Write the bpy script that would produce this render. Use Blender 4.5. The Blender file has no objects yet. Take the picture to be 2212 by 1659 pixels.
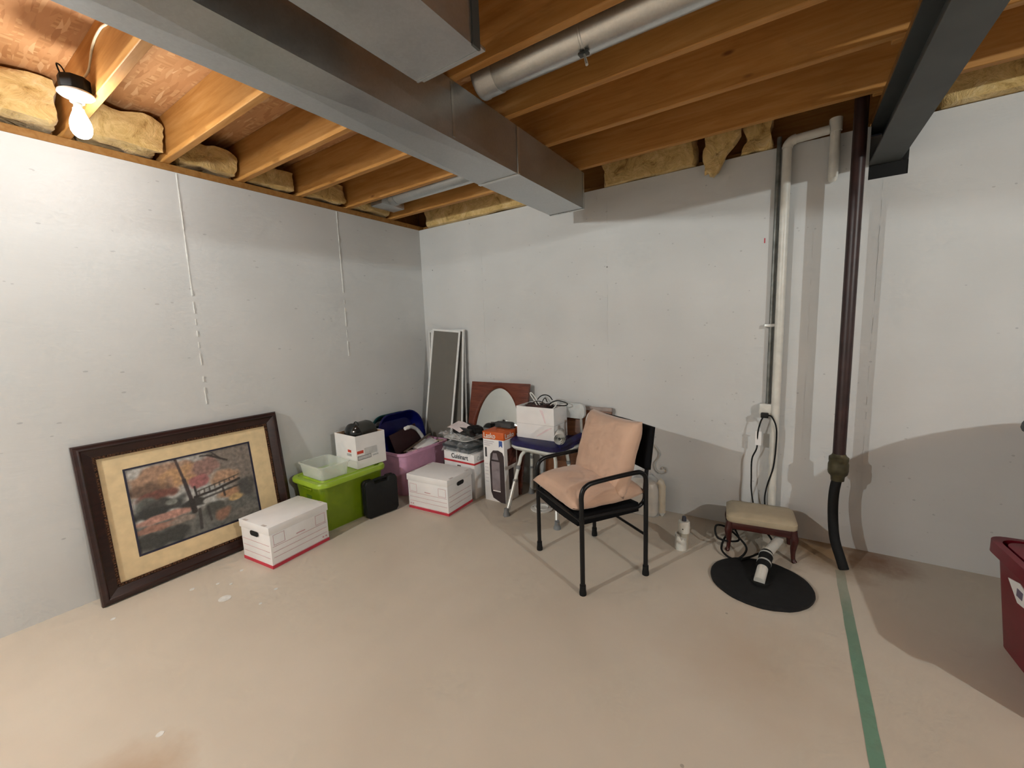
import bpy, bmesh, math, random
from mathutils import Vector, Matrix, noise
random.seed(7)
SC = bpy.context.scene
COL = SC.collection
PI = math.pi

# ------------------------------------------------------------------ camera
cam_d = bpy.data.cameras.new('camera'); cam = bpy.data.objects.new('camera', cam_d); COL.objects.link(cam)
cam_d.sensor_width = 36.0; cam_d.lens = 899.8 / 2212 * 36.0; cam_d.clip_start = 0.02
_r = Vector((0.83194493, 0.55361854, -0.03706954)); _d = Vector((0.04031372, -0.12694312, -0.99109043)); _f = Vector((-0.55339176, 0.82303825, -0.12792811))
cam.matrix_world = Matrix(((_r.x, -_d.x, -_f.x, 3.1207), (_r.y, -_d.y, -_f.y, -3.0902), (_r.z, -_d.z, -_f.z, 1.3848), (0, 0, 0, 1)))
SC.camera = cam

# ------------------------------------------------------------------ world, exposure
w = bpy.data.worlds.new('world'); SC.world = w; w.use_nodes = True
w.node_tree.nodes['Background'].inputs[0].default_value = (0.02, 0.02, 0.022, 1)
w.node_tree.nodes['Background'].inputs[1].default_value = 0.2
SC.view_settings.view_transform = 'Standard'
try: SC.view_settings.look = 'None'
except Exception: pass
SC.view_settings.exposure = 0.12
SC.view_settings.gamma = 1.0
SC.view_settings.use_curve_mapping = False
SC.cycles.max_bounces = 4; SC.cycles.diffuse_bounces = 3; SC.cycles.glossy_bounces = 2; SC.cycles.transparent_max_bounces = 8
SC.cycles.use_denoising = True
SC.cycles.use_adaptive_sampling = True; SC.cycles.adaptive_threshold = 0.06; SC.cycles.adaptive_min_samples = 12
BULB_POWER = {'near': 9.5, 'right': 138.0, 'behind': 158.0}     # watts of the point lamp inside each bare bulb, the rear one added as fill
BULB_COL = {'near': (1.0, 1.0, 0.98), 'right': (0.95, 1.0, 0.98), 'behind': (0.95, 1.0, 0.98)}

# ------------------------------------------------------------------ materials
def lin(v):
    v /= 255.0
    return v / 12.92 if v <= 0.04045 else ((v + 0.055) / 1.055) ** 2.4
def C(r, g, b, k=1.0): return tuple(min(1.0, lin(x) * k) for x in (r, g, b)) + (1.0,)

class NT:
    def __init__(s, name):
        s.m = bpy.data.materials.new(name); s.m.use_nodes = True; s.t = s.m.node_tree; s.n = s.t.nodes
        s.b = s.n['Principled BSDF']; s.out = s.n['Material Output']
    def node(s, typ, ins=None, **kw):
        n = s.n.new(typ)
        for k, v in kw.items(): setattr(n, k, v)
        for k, v in (ins or {}).items():
            if isinstance(v, bpy.types.NodeSocket): s.t.links.new(v, n.inputs[k])
            else: n.inputs[k].default_value = v
        return n
    def link(s, a, b): s.t.links.new(a, b)
    def coord(s, which='Object', scale=(1, 1, 1), rot=(0, 0, 0)):
        tc = s.node('ShaderNodeTexCoord')
        return s.node('ShaderNodeMapping', {'Vector': tc.outputs[which], 'Scale': scale, 'Rotation': rot}).outputs[0]
    def noise(s, vec, scale, detail=4, rough=.55, dist=0):
        return s.node('ShaderNodeTexNoise', {'Vector': vec, 'Scale': scale, 'Detail': detail, 'Roughness': rough, 'Distortion': dist})
    def ramp(s, fac, stops):
        n = s.node('ShaderNodeValToRGB', {'Fac': fac}); e = n.color_ramp.elements
        while len(e) > 1: e.remove(e[-1])
        e[0].position, e[0].color = stops[0]
        for p, c in stops[1:]:
            x = e.new(p); x.color = c
        return n.outputs[0]
    def mix(s, fac, a, b, typ='MIX'):
        n = s.node('ShaderNodeMix', data_type='RGBA', blend_type=typ)
        for i, v in ((0, fac), (6, a), (7, b)):
            if isinstance(v, bpy.types.NodeSocket): s.link(v, n.inputs[i])
            else: n.inputs[i].default_value = v
        return n.outputs[2]
    def math(s, op, a, b=0.0, clamp=False):
        n = s.node('ShaderNodeMath', operation=op, use_clamp=clamp)
        for i, v in ((0, a), (1, b)):
            if isinstance(v, bpy.types.NodeSocket): s.link(v, n.inputs[i])
            else: n.inputs[i].default_value = v
        return n.outputs[0]
    def bump(s, h, strength=.3, dist=.01, nrm=None):
        ins = {'Height': h, 'Strength': strength, 'Distance': dist}
        if nrm is not None: ins['Normal'] = nrm
        return s.node('ShaderNodeBump', ins).outputs[0]
    def set(s, **kw):
        names = {'color': 'Base Color', 'rough': 'Roughness', 'metal': 'Metallic', 'normal': 'Normal', 'alpha': 'Alpha',
                 'emit': 'Emission Color', 'estr': 'Emission Strength', 'trans': 'Transmission Weight', 'ior': 'IOR',
                 'spec': 'Specular IOR Level', 'coat': 'Coat Weight', 'sheen': 'Sheen Weight', 'sss': 'Subsurface Weight'}
        for k, v in kw.items():
            i = s.b.inputs[names[k]]
            if isinstance(v, bpy.types.NodeSocket): s.link(v, i)
            else: i.default_value = v
        return s

MATS = {}
def plain(name, col, rough=.5, metal=0.0, var=.08, scale=14, bump=.05, **kw):
    """a surface of one colour with slight procedural mottling and fine relief"""
    if name in MATS: return MATS[name]
    t = NT(name); v = t.coord('Object'); n = t.noise(v, scale, 2)
    dark = tuple(c * (1 - var * 2) for c in col[:3]) + (1,); lite = tuple(min(1, c * (1 + var)) for c in col[:3]) + (1,)
    t.set(color=t.ramp(n.outputs[0], [(.3, dark), (.7, lite)]), rough=rough, metal=metal, **kw)
    if bump > .06: t.set(normal=t.bump(n.outputs[0], bump * 1.5, .006))
    MATS[name] = t.m
    return t.m

def mat_wall():
    t = NT('painted_concrete'); v = t.coord('Object')
    n1 = t.noise(v, 1.1, 2, .6); n2 = t.noise(t.coord('Object', (2, 2, 9)), 2.0, 4, .65)
    base = t.ramp(n1.outputs[0], [(.3, (.585, .585, .575, 1)), (.7, (.68, .68, .67, 1))])
    base = t.mix(t.math('MULTIPLY', n2.outputs[0], .16), base, (.49, .485, .475, 1))
    # air-bubble pits, sparse
    vo = t.node('ShaderNodeTexVoronoi', {'Vector': t.coord('Object', (1, .6, 1.4)), 'Scale': 15.0, 'Randomness': 1.0})
    sparse = t.math('GREATER_THAN', n2.outputs[0], .53)
    pit = t.math('MULTIPLY', t.math('LESS_THAN', vo.outputs['Distance'], .10), sparse)
    base = t.mix(t.math('MULTIPLY', pit, .45), base, (.30, .30, .31, 1))
    t.set(color=base, rough=.62, spec=.35, normal=t.bump(n2.outputs[0], .10, .012))
    return t.m
def mat_floor():
    t = NT('sealed_concrete_floor'); v = t.coord('Object')
    n1 = t.noise(v, .9, 3, .6, .4); n2 = t.noise(v, 6, 4, .65)
    base = t.ramp(n1.outputs[0], [(.28, (.555, .485, .400, 1)), (.5, (.61, .54, .45, 1)), (.72, (.645, .575, .485, 1))])
    base = t.mix(t.math('MULTIPLY', n2.outputs[0], .22), base, (.50, .425, .34, 1))
    pos = t.node('ShaderNodeTexCoord').outputs['Object']
    def stain(base, c, r, col, amt):
        d = t.node('ShaderNodeVectorMath', {0: pos, 1: c}, operation='DISTANCE').outputs['Value']
        d = t.math('ADD', d, t.math('MULTIPLY', t.math('SUBTRACT', n2.outputs[0], .5), r * 1.1))
        f = t.math('MULTIPLY', t.math('SUBTRACT', 1.0, t.math('DIVIDE', d, r), True), amt, True)
        return t.mix(f, base, col)
    base = stain(base, (3.05, -1.25, 0), .42, (.42, .29, .18, 1), .38)     # rusty bloom by the sump
    base = stain(base, (1.42, -2.86, 0), .22, (.42, .26, .14, 1), .75)      # rust patch
    base = stain(base, (3.35, -.12, 0), .34, (.30, .19, .10, 1), 1.2)      # rust below the drain pipe
    base = stain(base, (3.6, -.10, 0), .20, (.28, .15, .09, 1), 1.0)
    spots = t.node('ShaderNodeTexVoronoi', {'Vector': v, 'Scale': 3.1})
    sp = t.math('LESS_THAN', spots.outputs['Distance'], .022)
    base = t.mix(t.math('MULTIPLY', sp, .55), base, (.20, .17, .14, 1))
    rg = t.ramp(n2.outputs[0], [(.3, (.42, .42, .42, 1)), (.75, (.6, .6, .6, 1))])
    t.set(color=base, rough=rg, spec=.4, normal=t.bump(n2.outputs[0], .12, .01))
    return t.m
def mat_osb():
    t = NT('strand_board'); v = t.coord('Object')
    dn = t.noise(v, 5, 2); vv = t.node('ShaderNodeVectorMath', {0: v, 1: t.node('ShaderNodeVectorMath', {0: dn.outputs['Color'], 'Scale': .03}, operation='SCALE').outputs[0]}, operation='ADD').outputs[0]
    def flakes(scale, rot):
        m = t.node('ShaderNodeMapping', {'Vector': vv, 'Scale': scale, 'Rotation': (0, 0, rot)}).outputs[0]
        return t.node('ShaderNodeTexVoronoi', {'Vector': m, 'Scale': 1.0})
    a = flakes((9, 70, 1), .22); b = flakes((60, 14, 1), .6)
    ga = t.node('ShaderNodeSeparateColor', {0: a.outputs['Color']}).outputs[0]; gb = t.node('ShaderNodeSeparateColor', {0: b.outputs['Color']}).outputs[1]
    c1 = t.ramp(ga, [(0, (.46, .215, .085, 1)), (.2, (.55, .275, .115, 1)), (.85, (.60, .315, .14, 1)), (1, (.74, .47, .25, 1))])
    c2 = t.ramp(gb, [(0, (.48, .23, .09, 1)), (.5, (.56, .285, .12, 1)), (1, (.66, .38, .18, 1))])
    pick = t.math('GREATER_THAN', t.node('ShaderNodeSeparateColor', {0: a.outputs['Color']}).outputs[2], .72)
    t.set(color=t.mix(pick, c1, c2), rough=.65)
    return t.m
def mat_joist(name='pine_joist', tint=1.0):
    t = NT(name)
    info = t.node('ShaderNodeObjectInfo')
    sh = t.node('ShaderNodeVectorMath', {0: t.node('ShaderNodeTexCoord').outputs['Object'], 1: t.node('ShaderNodeCombineXYZ', {0: t.math('MULTIPLY', info.outputs['Random'], 9.0), 2: t.math('MULTIPLY', info.outputs['Random'], 3.0)}).outputs[0]}, operation='ADD').outputs[0]
    g = t.noise(t.node('ShaderNodeMapping', {'Vector': sh, 'Scale': (1.2, 14, 14)}).outputs[0], 2.2, 5, .6, .6)
    base = t.ramp(g.outputs[0], [(.25, (.36 * tint, .150 * tint, .030 * tint, 1)), (.5, (.48 * tint, .225 * tint, .058 * tint, 1)), (.75, (.56 * tint, .29 * tint, .095 * tint, 1))])
    k = t.node('ShaderNodeTexVoronoi', {'Vector': t.node('ShaderNodeMapping', {'Vector': sh, 'Scale': (2.4, 0.01, 6.5)}).outputs[0], 'Scale': 1.0})
    kf = t.ramp(k.outputs['Distance'], [(.04, (1, 1, 1, 1)), (.085, (0, 0, 0, 1))])
    t.set(color=t.mix(t.math('MULTIPLY', kf, .8), base, (.16, .05, .015, 1)), rough=.6, spec=.3, normal=t.bump(g.outputs[0], .12, .004))
    return t.m
def mat_galv(name='galvanised_sheet', col=(.52, .53, .53), rough=.36):
    t = NT(name); v = t.coord('Object')
    vo = t.node('ShaderNodeTexVoronoi', {'Vector': v, 'Scale': 130.0}); g = t.node('ShaderNodeSeparateColor', {0: vo.outputs['Color']}).outputs[0]
    n = t.noise(v, 3.0, 4); d = tuple(c * .9 for c in col) + (1,); l = tuple(min(1, c * 1.12) for c in col) + (1,)
    c1 = t.ramp(t.math('ADD', t.math('MULTIPLY', g, .15), t.math('MULTIPLY', n.outputs[0], .8)), [(.25, d), (.75, l)])
    t.set(color=c1, metal=.88, rough=t.ramp(n.outputs[0], [(.3, (rough * .85,) * 3 + (1,)), (.7, (rough * 1.25,) * 3 + (1,))]), normal=t.bump(n.outputs[0], .10, .02))
    return t.m
def mat_insul():
    t = NT('fibreglass_wool'); v = t.coord('Object')
    n1 = t.noise(v, 9, 5, .75, .8)
    c = t.ramp(n1.outputs[0], [(.30, (.30, .17, .05, 1)), (.42, (.60, .40, .15, 1)), (.58, (.76, .54, .24, 1)), (.78, (.86, .70, .42, 1))])
    t.set(color=c, rough=.95, spec=.1, sheen=.2, normal=t.bump(n1.outputs[0], .6, .03))
    return t.m
def mat_clear(name, col, alpha, rough=.25):
    t = NT(name); v = t.coord('Object'); n = t.noise(v, 12, 3)
    tr = t.node('ShaderNodeBsdfTransparent', {'Color': (1, 1, 1, 1)}); t.set(color=col, rough=rough, normal=t.bump(n.outputs[0], .15, .01))
    fr = t.node('ShaderNodeLayerWeight', {'Blend': .35}).outputs['Facing']
    f = t.math('ADD', alpha, t.math('MULTIPLY', fr, .45), True)
    mx = t.node('ShaderNodeMixShader', {0: f, 1: tr.outputs[0], 2: t.b.outputs[0]}); t.link(mx.outputs[0], t.out.inputs[0])
    return t.m
def mat_wood(name, c0, c1, rough=.3, sc=(3, 26, 26)):
    t = NT(name); n = t.noise(t.coord('Object', sc), 1.6, 5, .6, .8)
    t.set(color=t.ramp(n.outputs[0], [(.3, c0), (.7, c1)]), rough=rough, normal=t.bump(n.outputs[0], .05, .003))
    return t.m
def mat_emit(name, col, st):
    t = NT(name); em = t.node('ShaderNodeEmission', {0: tuple(col) + (1,), 1: st}); tr = t.node('ShaderNodeBsdfTransparent')
    t.link(t.node('ShaderNodeAddShader', {0: em.outputs[0], 1: tr.outputs[0]}).outputs[0], t.out.inputs[0])     # glowing glass that lets the filament's light out
    t.m.cycles.emission_sampling = 'NONE'; return t.m
def mat_attr(name):
    t = NT(name); a = t.node('ShaderNodeAttribute', attribute_name='paint'); n = t.noise(t.coord('Object'), 160, 3)
    t.set(color=t.mix(t.math('MULTIPLY', n.outputs[0], .12), a.outputs['Color'], (.5, .45, .4, 1)), rough=.35, normal=t.bump(n.outputs[0], .1, .002)); return t.m

M_wall, M_floor, M_osb, M_joist, M_galv, M_ins = mat_wall(), mat_floor(), mat_osb(), mat_joist(), mat_galv(), mat_insul()
M_galv2 = mat_galv('galvanised_pipe', (.60, .61, .60), .30)
M_plate = mat_joist('sill_lumber', .62)
M_seam = plain('seam_paint', (.74, .735, .70, 1), .6, scale=30)
M_white = plain('white_plastic', (.78, .77, .73, 1), .35, var=.03)
M_pvc = plain('pvc_white', (.72, .70, .64, 1), .35, var=.06)
M_black = plain('black_metal', (.005, .005, .006, 1), .35, var=.15, spec=.35)
M_blackp = plain('black_plastic', (.008, .008, .008, 1), .55, var=.15, spec=.3)
M_rubber = plain('black_rubber', (.010, .010, .010, 1), .75, var=.15, spec=.25)
M_card = plain('white_card', (.86, .84, .83, 1), .6, var=.03, scale=6)
M_kraft = plain('kraft_card', (.42, .25, .14, 1), .8, var=.1)
M_red = plain('red_print', (.56, .035, .06, 1), .55)
M_tab = plain('beige_tab_card', (.62, .56, .53, 1), .7)  # beige-grey card of the file box lid tabs
M_pinkline = plain('faint_red_print', (.62, .36, .38, 1), .6)
M_dark = plain('recess_shade', (.008, .008, .008, 1), .9)  # black standing in for shade inside holes and the beam pocket
M_grey = plain('grey_rubber', (.22, .225, .23, 1), .6)
M_alu = plain('brushed_aluminium', (.66, .66, .63, 1), .4, .55)
M_steel = plain('primed_steel', (.085, .09, .088, 1), .6, .1, scale=5)
M_mahog = mat_wood('mahogany', (.09, .018, .008, 1), (.19, .045, .02, 1), .25)

# ------------------------------------------------------------------ mesh building
class MB:
    def __init__(s): s.v, s.f = [], []
    def add(s, vs, fs):
        o = len(s.v); s.v += [tuple(x) for x in vs]; s.f += [tuple(i + o for i in f) for f in fs]; return s
    def box(s, x0, x1, y0, y1, z0, z1):
        return s.add([(x0, y0, z0), (x1, y0, z0), (x1, y1, z0), (x0, y1, z0), (x0, y0, z1), (x1, y0, z1), (x1, y1, z1), (x0, y1, z1)],
                     [(3, 2, 1, 0), (4, 5, 6, 7), (0, 1, 5, 4), (1, 2, 6, 5), (2, 3, 7, 6), (3, 0, 4, 7)])
    def loft(s, rings, cap0=True, cap1=True, close=False):
        n = len(rings[0]); vs = [p for r in rings for p in r]; fs = []
        m = len(rings)
        for k in range(m if close else m - 1):
            a, b = k * n, ((k + 1) % m) * n
            for i in range(n): fs.append((a + i, a + (i + 1) % n, b + (i + 1) % n, b + i))
        if cap0 and not close: fs.append(tuple(range(n))[::-1])
        if cap1 and not close: fs.append(tuple((m - 1) * n + i for i in range(n)))
        return s.add(vs, fs)
    def tube(s, pts, r, seg=10, closed=False, cap=True):
        pts = [Vector(p) for p in pts]; n = len(pts); rs = r if isinstance(r, (list, tuple)) else [r] * n
        rings = []; up = None
        for i, p in enumerate(pts):
            if closed: t = pts[(i + 1) % n] - pts[i - 1]
            else: t = pts[min(i + 1, n - 1)] - pts[max(i - 1, 0)]
            t.normalize()
            if up is None: up = Vector((0, 0, 1)) if abs(t.z) < .9 else Vector((1, 0, 0))
            x = up - t * up.dot(t)
            if x.length < 1e-4: x = t.orthogonal()
            x.normalize(); y = t.cross(x); up = x
            rings.append([p + (x * math.cos(2 * PI * k / seg) + y * math.sin(2 * PI * k / seg)) * rs[i] for k in range(seg)])
        return s.loft(rings, cap, cap, closed)
    def lathe(s, prof, seg=24, axis='z', c=(0, 0, 0)):
        rings = []
        for r, h in prof:
            r = max(r, 1e-4)
            ring = []
            for k in range(seg):
                a = 2 * PI * k / seg; p, q = r * math.cos(a), r * math.sin(a)
                ring.append({'z': (c[0] + p, c[1] + q, c[2] + h), 'y': (c[0] + q, c[1] + h, c[2] + p), 'x': (c[0] + h, c[1] + p, c[2] + q)}[axis])
            rings.append(ring)
        return s.loft(rings)
    def prism(s, poly, d0, d1, plane='xy'):
        f = {'xy': lambda a, b, d: (a, b, d), 'xz': lambda a, b, d: (a, d, b), 'yz': lambda a, b, d: (d, a, b)}[plane]
        return s.loft([[f(a, b, d0) for a, b in poly], [f(a, b, d1) for a, b in poly]])
    def grid(s, fn, nu, nv):
        vs = [fn(i / nu, j / nv) for j in range(nv + 1) for i in range(nu + 1)]
        return s.add(vs, [(j * (nu + 1) + i, j * (nu + 1) + i + 1, (j + 1) * (nu + 1) + i + 1, (j + 1) * (nu + 1) + i) for j in range(nv) for i in range(nu)])
    def xf(s, M):
        s.v = [tuple(M @ Vector(p)) for p in s.v]; return s
    def mesh(s, name, bevel=0, seg=2, smooth=True, angle=40, merge=False):
        me = bpy.data.meshes.new(name); me.from_pydata(s.v, [], s.f)
        bm = bmesh.new(); bm.from_mesh(me)
        if merge: bmesh.ops.remove_doubles(bm, verts=bm.verts, dist=1e-5)
        bmesh.ops.recalc_face_normals(bm, faces=bm.faces)
        if bevel:
            es = [e for e in bm.edges if len(e.link_faces) == 2 and e.calc_face_angle(0) > .5]
            bmesh.ops.bevel(bm, geom=es, offset=bevel, segments=seg, affect='EDGES', profile=.5, clamp_overlap=True)
        bm.to_mesh(me); bm.free()
        if smooth:
            for p in me.polygons: p.use_smooth = True
            me.set_sharp_from_angle(angle=math.radians(angle))
        return me
    def build(s, name, mat, parent=None, **kw):
        o = bpy.data.objects.new(name, s.mesh(name, **kw)); COL.objects.link(o); o.data.materials.append(mat)
        if parent is not None: o.parent = parent
        return o

def tag(o, label=None, cat=None, group=None, kind=None):
    if label: o['label'] = label
    if cat: o['category'] = cat
    if group: o['group'] = group
    if kind: o['kind'] = kind
    return o
def thing(name, label, cat, loc=(0, 0, 0), rz=0, group=None, matrix=None):
    o = bpy.data.objects.new(name, None); COL.objects.link(o); o.empty_display_size = .05
    if matrix is not None: o.matrix_world = matrix
    else: o.location = loc; o.rotation_euler = (0, 0, rz)
    return tag(o, label, cat, group)
def copy_tree(o, parent=None):
    c = o.copy(); COL.objects.link(c); c.parent = parent
    for ch in list(o.children): copy_tree(ch, c)
    return c
def rrect(hx, hy, r, n=5, cx=0, cy=0):
    out = []
    for sx, sy, a0 in ((1, 1, 0), (-1, 1, PI / 2), (-1, -1, PI), (1, -1, 3 * PI / 2)):
        for k in range(n + 1):
            a = a0 + PI / 2 * k / n
            out.append((cx + sx * (hx - r) + r * math.cos(a), cy + sy * (hy - r) + r * math.sin(a)))
    return out
def ring(hx, hy, r, z, n=5, cx=0, cy=0): return [(a, b, z) for a, b in rrect(hx, hy, r, n, cx, cy)]
def arc(c, r, a0, a1, n, plane='xz', off=0):
    out = []
    for k in range(n + 1):
        a = a0 + (a1 - a0) * k / n; p, q = c[0] + r * math.cos(a), c[1] + r * math.sin(a)
        out.append({'xz': (p, off, q), 'yz': (off, p, q), 'xy': (p, q, off)}[plane])
    return out
def smoothpath(pts, n=8):
    """Catmull-Rom through the points"""
    P = [Vector(p) for p in pts]; P = [P[0] * 2 - P[1]] + P + [P[-1] * 2 - P[-2]]; out = []
    for i in range(1, len(P) - 2):
        for k in range(n):
            t = k / n; a, b, c, d = P[i - 1], P[i], P[i + 1], P[i + 2]
            out.append(.5 * ((2 * b) + (c - a) * t + (2 * a - 5 * b + 4 * c - d) * t * t + (3 * b - a - 3 * c + d) * t ** 3))
    return out + [P[-2]]
def text(body, size, mat, parent, mtx, name='lettering', bold=.0, sx=1.0):
    cu = bpy.data.curves.new('t', 'FONT'); cu.body = body; cu.size = size; cu.extrude = .0004; cu.offset = bold; cu.align_x = 'LEFT'
    ob = bpy.data.objects.new('t', cu); COL.objects.link(ob); bpy.context.view_layer.update()
    me = bpy.data.meshes.new_from_object(ob.evaluated_get(bpy.context.evaluated_depsgraph_get()))
    bpy.data.objects.remove(ob); me.name = name; me.materials.clear(); me.materials.append(mat)
    me.transform(mtx @ Matrix.Diagonal((sx, 1, 1, 1)))
    o = bpy.data.objects.new(name, me); COL.objects.link(o); o.parent = parent
    return o
def face_mtx(origin, right, up):
    r, u = Vector(right).normalized(), Vector(up).normalized(); n = r.cross(u)
    return Matrix(((r.x, u.x, n.x, origin[0]), (r.y, u.y, n.y, origin[1]), (r.z, u.z, n.z, origin[2]), (0, 0, 0, 1)))
def lumpy(x0, x1, y0, y1, z0, z1, amp, freq, seed, nx=14, ny=6, nz=6):
    """a box of soft material, its skin pushed about by noise"""
    b = MB(); sx, sy, sz = x1 - x0, y1 - y0, z1 - z0
    bm = bmesh.new(); bmesh.ops.create_cube(bm, size=1.0)
    bmesh.ops.subdivide_edges(bm, edges=[e for e in bm.edges], cuts=max(nx, ny, nz) if False else 7, use_grid_fill=True)
    for v in bm.verts:
        p = v.co; q = Vector((x0 + (p.x + .5) * sx, y0 + (p.y + .5) * sy, z0 + (p.z + .5) * sz))
        rnd = 1.0
        for c in p: rnd *= 1 - .25 * max(0, abs(c) * 2 - .7)
        n = noise.noise(q * freq + Vector((seed * 3.1, seed, 0))) * amp + noise.noise(q * freq * 2.7 + Vector((seed, 0, 5))) * amp * .5
        ctr = Vector(((x0 + x1) / 2, (y0 + y1) / 2, (z0 + z1) / 2)); d = (q - ctr)
        k = d.normalized() if d.length > 1e-6 else Vector((0, 0, 1))
        v.co = ctr + Vector((d.x * (1 - (1 - rnd) * .5), d.y * (1 - (1 - rnd) * .5), d.z * (1 - (1 - rnd) * .5))) + k * (n - amp * .5)
    vs = [tuple(v.co) for v in bm.verts]; bm.verts.index_update(); fs = [tuple(v.index for v in f.verts) for f in bm.faces]; bm.free()
    return b.add(vs, fs)

# ------------------------------------------------------------------ the setting
H = 2.40; XR, YF = 7.6, -6.6
def struct(o): return tag(o, kind='structure')
floor = struct(MB().box(-.2, XR, YF, .2, -.12, 0).build('floor', M_floor, smooth=False))
wl = struct(MB().box(-.2, 0, YF, .2, 0, H).build('wall_left', M_wall, smooth=False))
PX0, PX1, PZ = 3.434, 3.594, 2.125
wb = MB().box(0, PX0, 0, .2, 0, H).box(PX1, XR, 0, .2, 0, H).box(PX0, PX1, 0, .2, 0, PZ).box(PX0, PX1, .17, .2, PZ, H)
wb = struct(wb.build('wall_back', M_wall, smooth=False))
struct(MB().box(XR, XR + .2, YF, .2, 0, 2.675).build('wall_right', M_wall, smooth=False))
struct(MB().box(-.2, XR, YF - .2, YF, 0, 2.675).build('wall_front', M_wall, smooth=False))
# raised form-panel seams on the poured walls
def seam_left(y, z0, z1, w=.006):
    b = MB(); n = 40; rnd = random.Random(int(-y * 100))
    for i in range(n):
        a, c = z0 + (z1 - z0) * i / n, z0 + (z1 - z0) * (i + 1) / n
        if i < n * .55 and rnd.random() < .35: continue
        k = w * rnd.uniform(.5, 1.1); b.box(0, .002 + .003 * rnd.random(), y - k / 2, y + k / 2, a, c)
    return b.build('seam', M_seam, wl, smooth=False)
seam_left(-1.985, .95, 2.395); seam_left(-.915, 1.16, 2.395)
for x, z0, z1 in ((.76, .95, 2.1), (1.945, .8, 2.3), (3.20, .5, 2.05), (3.50, .3, 2.1)):
    b = MB(); rnd = random.Random(int(x * 100)); n = 40
    for i in range(n):
        if rnd.random() < .4: continue
        a, c = z0 + (z1 - z0) * i / n, z0 + (z1 - z0) * (i + 1) / n
        k = .003 * rnd.uniform(.5, 1.3); b.box(x - k, x + k, -.0008 - .0015 * rnd.random(), 0, a, c)
    b.build('seam', M_wall, wb, smooth=False)
# form-tie scars on the back wall
for x, z in ((1.945, 1.83), (1.945, 2.23), (.15, 2.0)):
    MB().lathe([(.001, 0), (.006, 0), (.005, .0015), (.001, .0015)], 8, 'y', (x, -.0015, z)).build('tie_scar', M_grey, wb)
MB().box(2.957, 2.963, -.001, 0, 1.86, 1.89).build('red_paint_mark', M_red, wb, smooth=False)
# green stripe painted on the slab
t = NT('worn_green_paint'); _v = t.coord('Object'); _n = t.noise(_v, 9, 5, .7)
_tr = t.node('ShaderNodeBsdfTransparent'); t.set(color=(.17, .33, .23, 1), rough=.6)
_y = t.node('ShaderNodeSeparateXYZ', {0: _v}).outputs[1]
_f = t.math('MULTIPLY', t.math('MULTIPLY_ADD', _n.outputs[0], 1.0, True), t.node('ShaderNodeMapRange', {0: _y, 1: -.25, 2: -1.1, 3: .12, 4: .85}).outputs[0], True)
t.link(t.node('ShaderNodeMixShader', {0: _f, 1: _tr.outputs[0], 2: t.b.outputs[0]}).outputs[0], t.out.inputs[0])
MB().grid(lambda u, v: (3.374 + .042 * u + .008 * v + .003 * noise.noise((v * 30, u, 0)), -.32 - 3.4 * v, .0012), 2, 60).build('painted_stripe', t.m, floor)
# white paint drips on the slab by the picture
for i, (x, y, r) in enumerate(((.62, -2.24, .030), (.43, -2.20, .009), (.50, -2.16, .008), (.30, -2.62, .010), (.36, -2.30, .012), (.40, -2.06, .010), (.78, -2.05, .010), (.84, -2.16, .008), (1.30, -2.72, .012))):
    poly = [(x + r * (1 + .25 * noise.noise((i, a * 1.7, 3))) * math.cos(a), y + r * (1 + .25 * noise.noise((i, a * 1.7, 3))) * math.sin(a)) for a in [2 * PI * k / 14 for k in range(14)]]
    MB().prism(poly, 0, .0012).build('paint_drip', M_seam, floor)

# ceiling: sub-floor, joists, sills, rims
JZ0, JZ1 = 2.44, 2.675
ceil = struct(MB().box(-.2, XR + .2, YF - .2, .2, JZ1, JZ1 + .02).build('ceiling', M_osb, smooth=False))
JY = [-.34] + [-.802 - .4095 * i for i in range(14)]
jm = MB().box(-.155, 3.63, -.019, .019, JZ0, JZ1).mesh('joist', bevel=.003, seg=1); jm.materials.append(M_joist)
jm2 = MB().box(3.40, XR - .01, -.019, .019, JZ0, JZ1).mesh('joist', bevel=.003, seg=1); jm2.materials.append(M_joist)
for y in JY:
    o = bpy.data.objects.new('joist', jm); COL.objects.link(o); o.location = (0, y, 0); o.parent = ceil
    o = bpy.data.objects.new('joist', jm2); COL.objects.link(o); o.location = (0, y + .0395, 0); o.parent = ceil
MB().box(-.195, -.157, YF, .155, JZ0, JZ1).build('rim_board', M_plate, ceil, smooth=False)
MB().box(-.155, XR, .157, .195, JZ0, JZ1).build('rim_board', M_plate, ceil, smooth=False)
struct(MB().box(-.145, .004, YF, .15, H, JZ0).build('trim_1', M_plate, bevel=.002, seg=1))
for i, (a, c) in enumerate(((.004, PX0 - .002), (PX1 + .002, XR))):
    struct(MB().box(a, c, .055, .15, H, JZ0).build('trim_%d' % (i + 2), M_plate, bevel=.002, seg=1))

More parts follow.
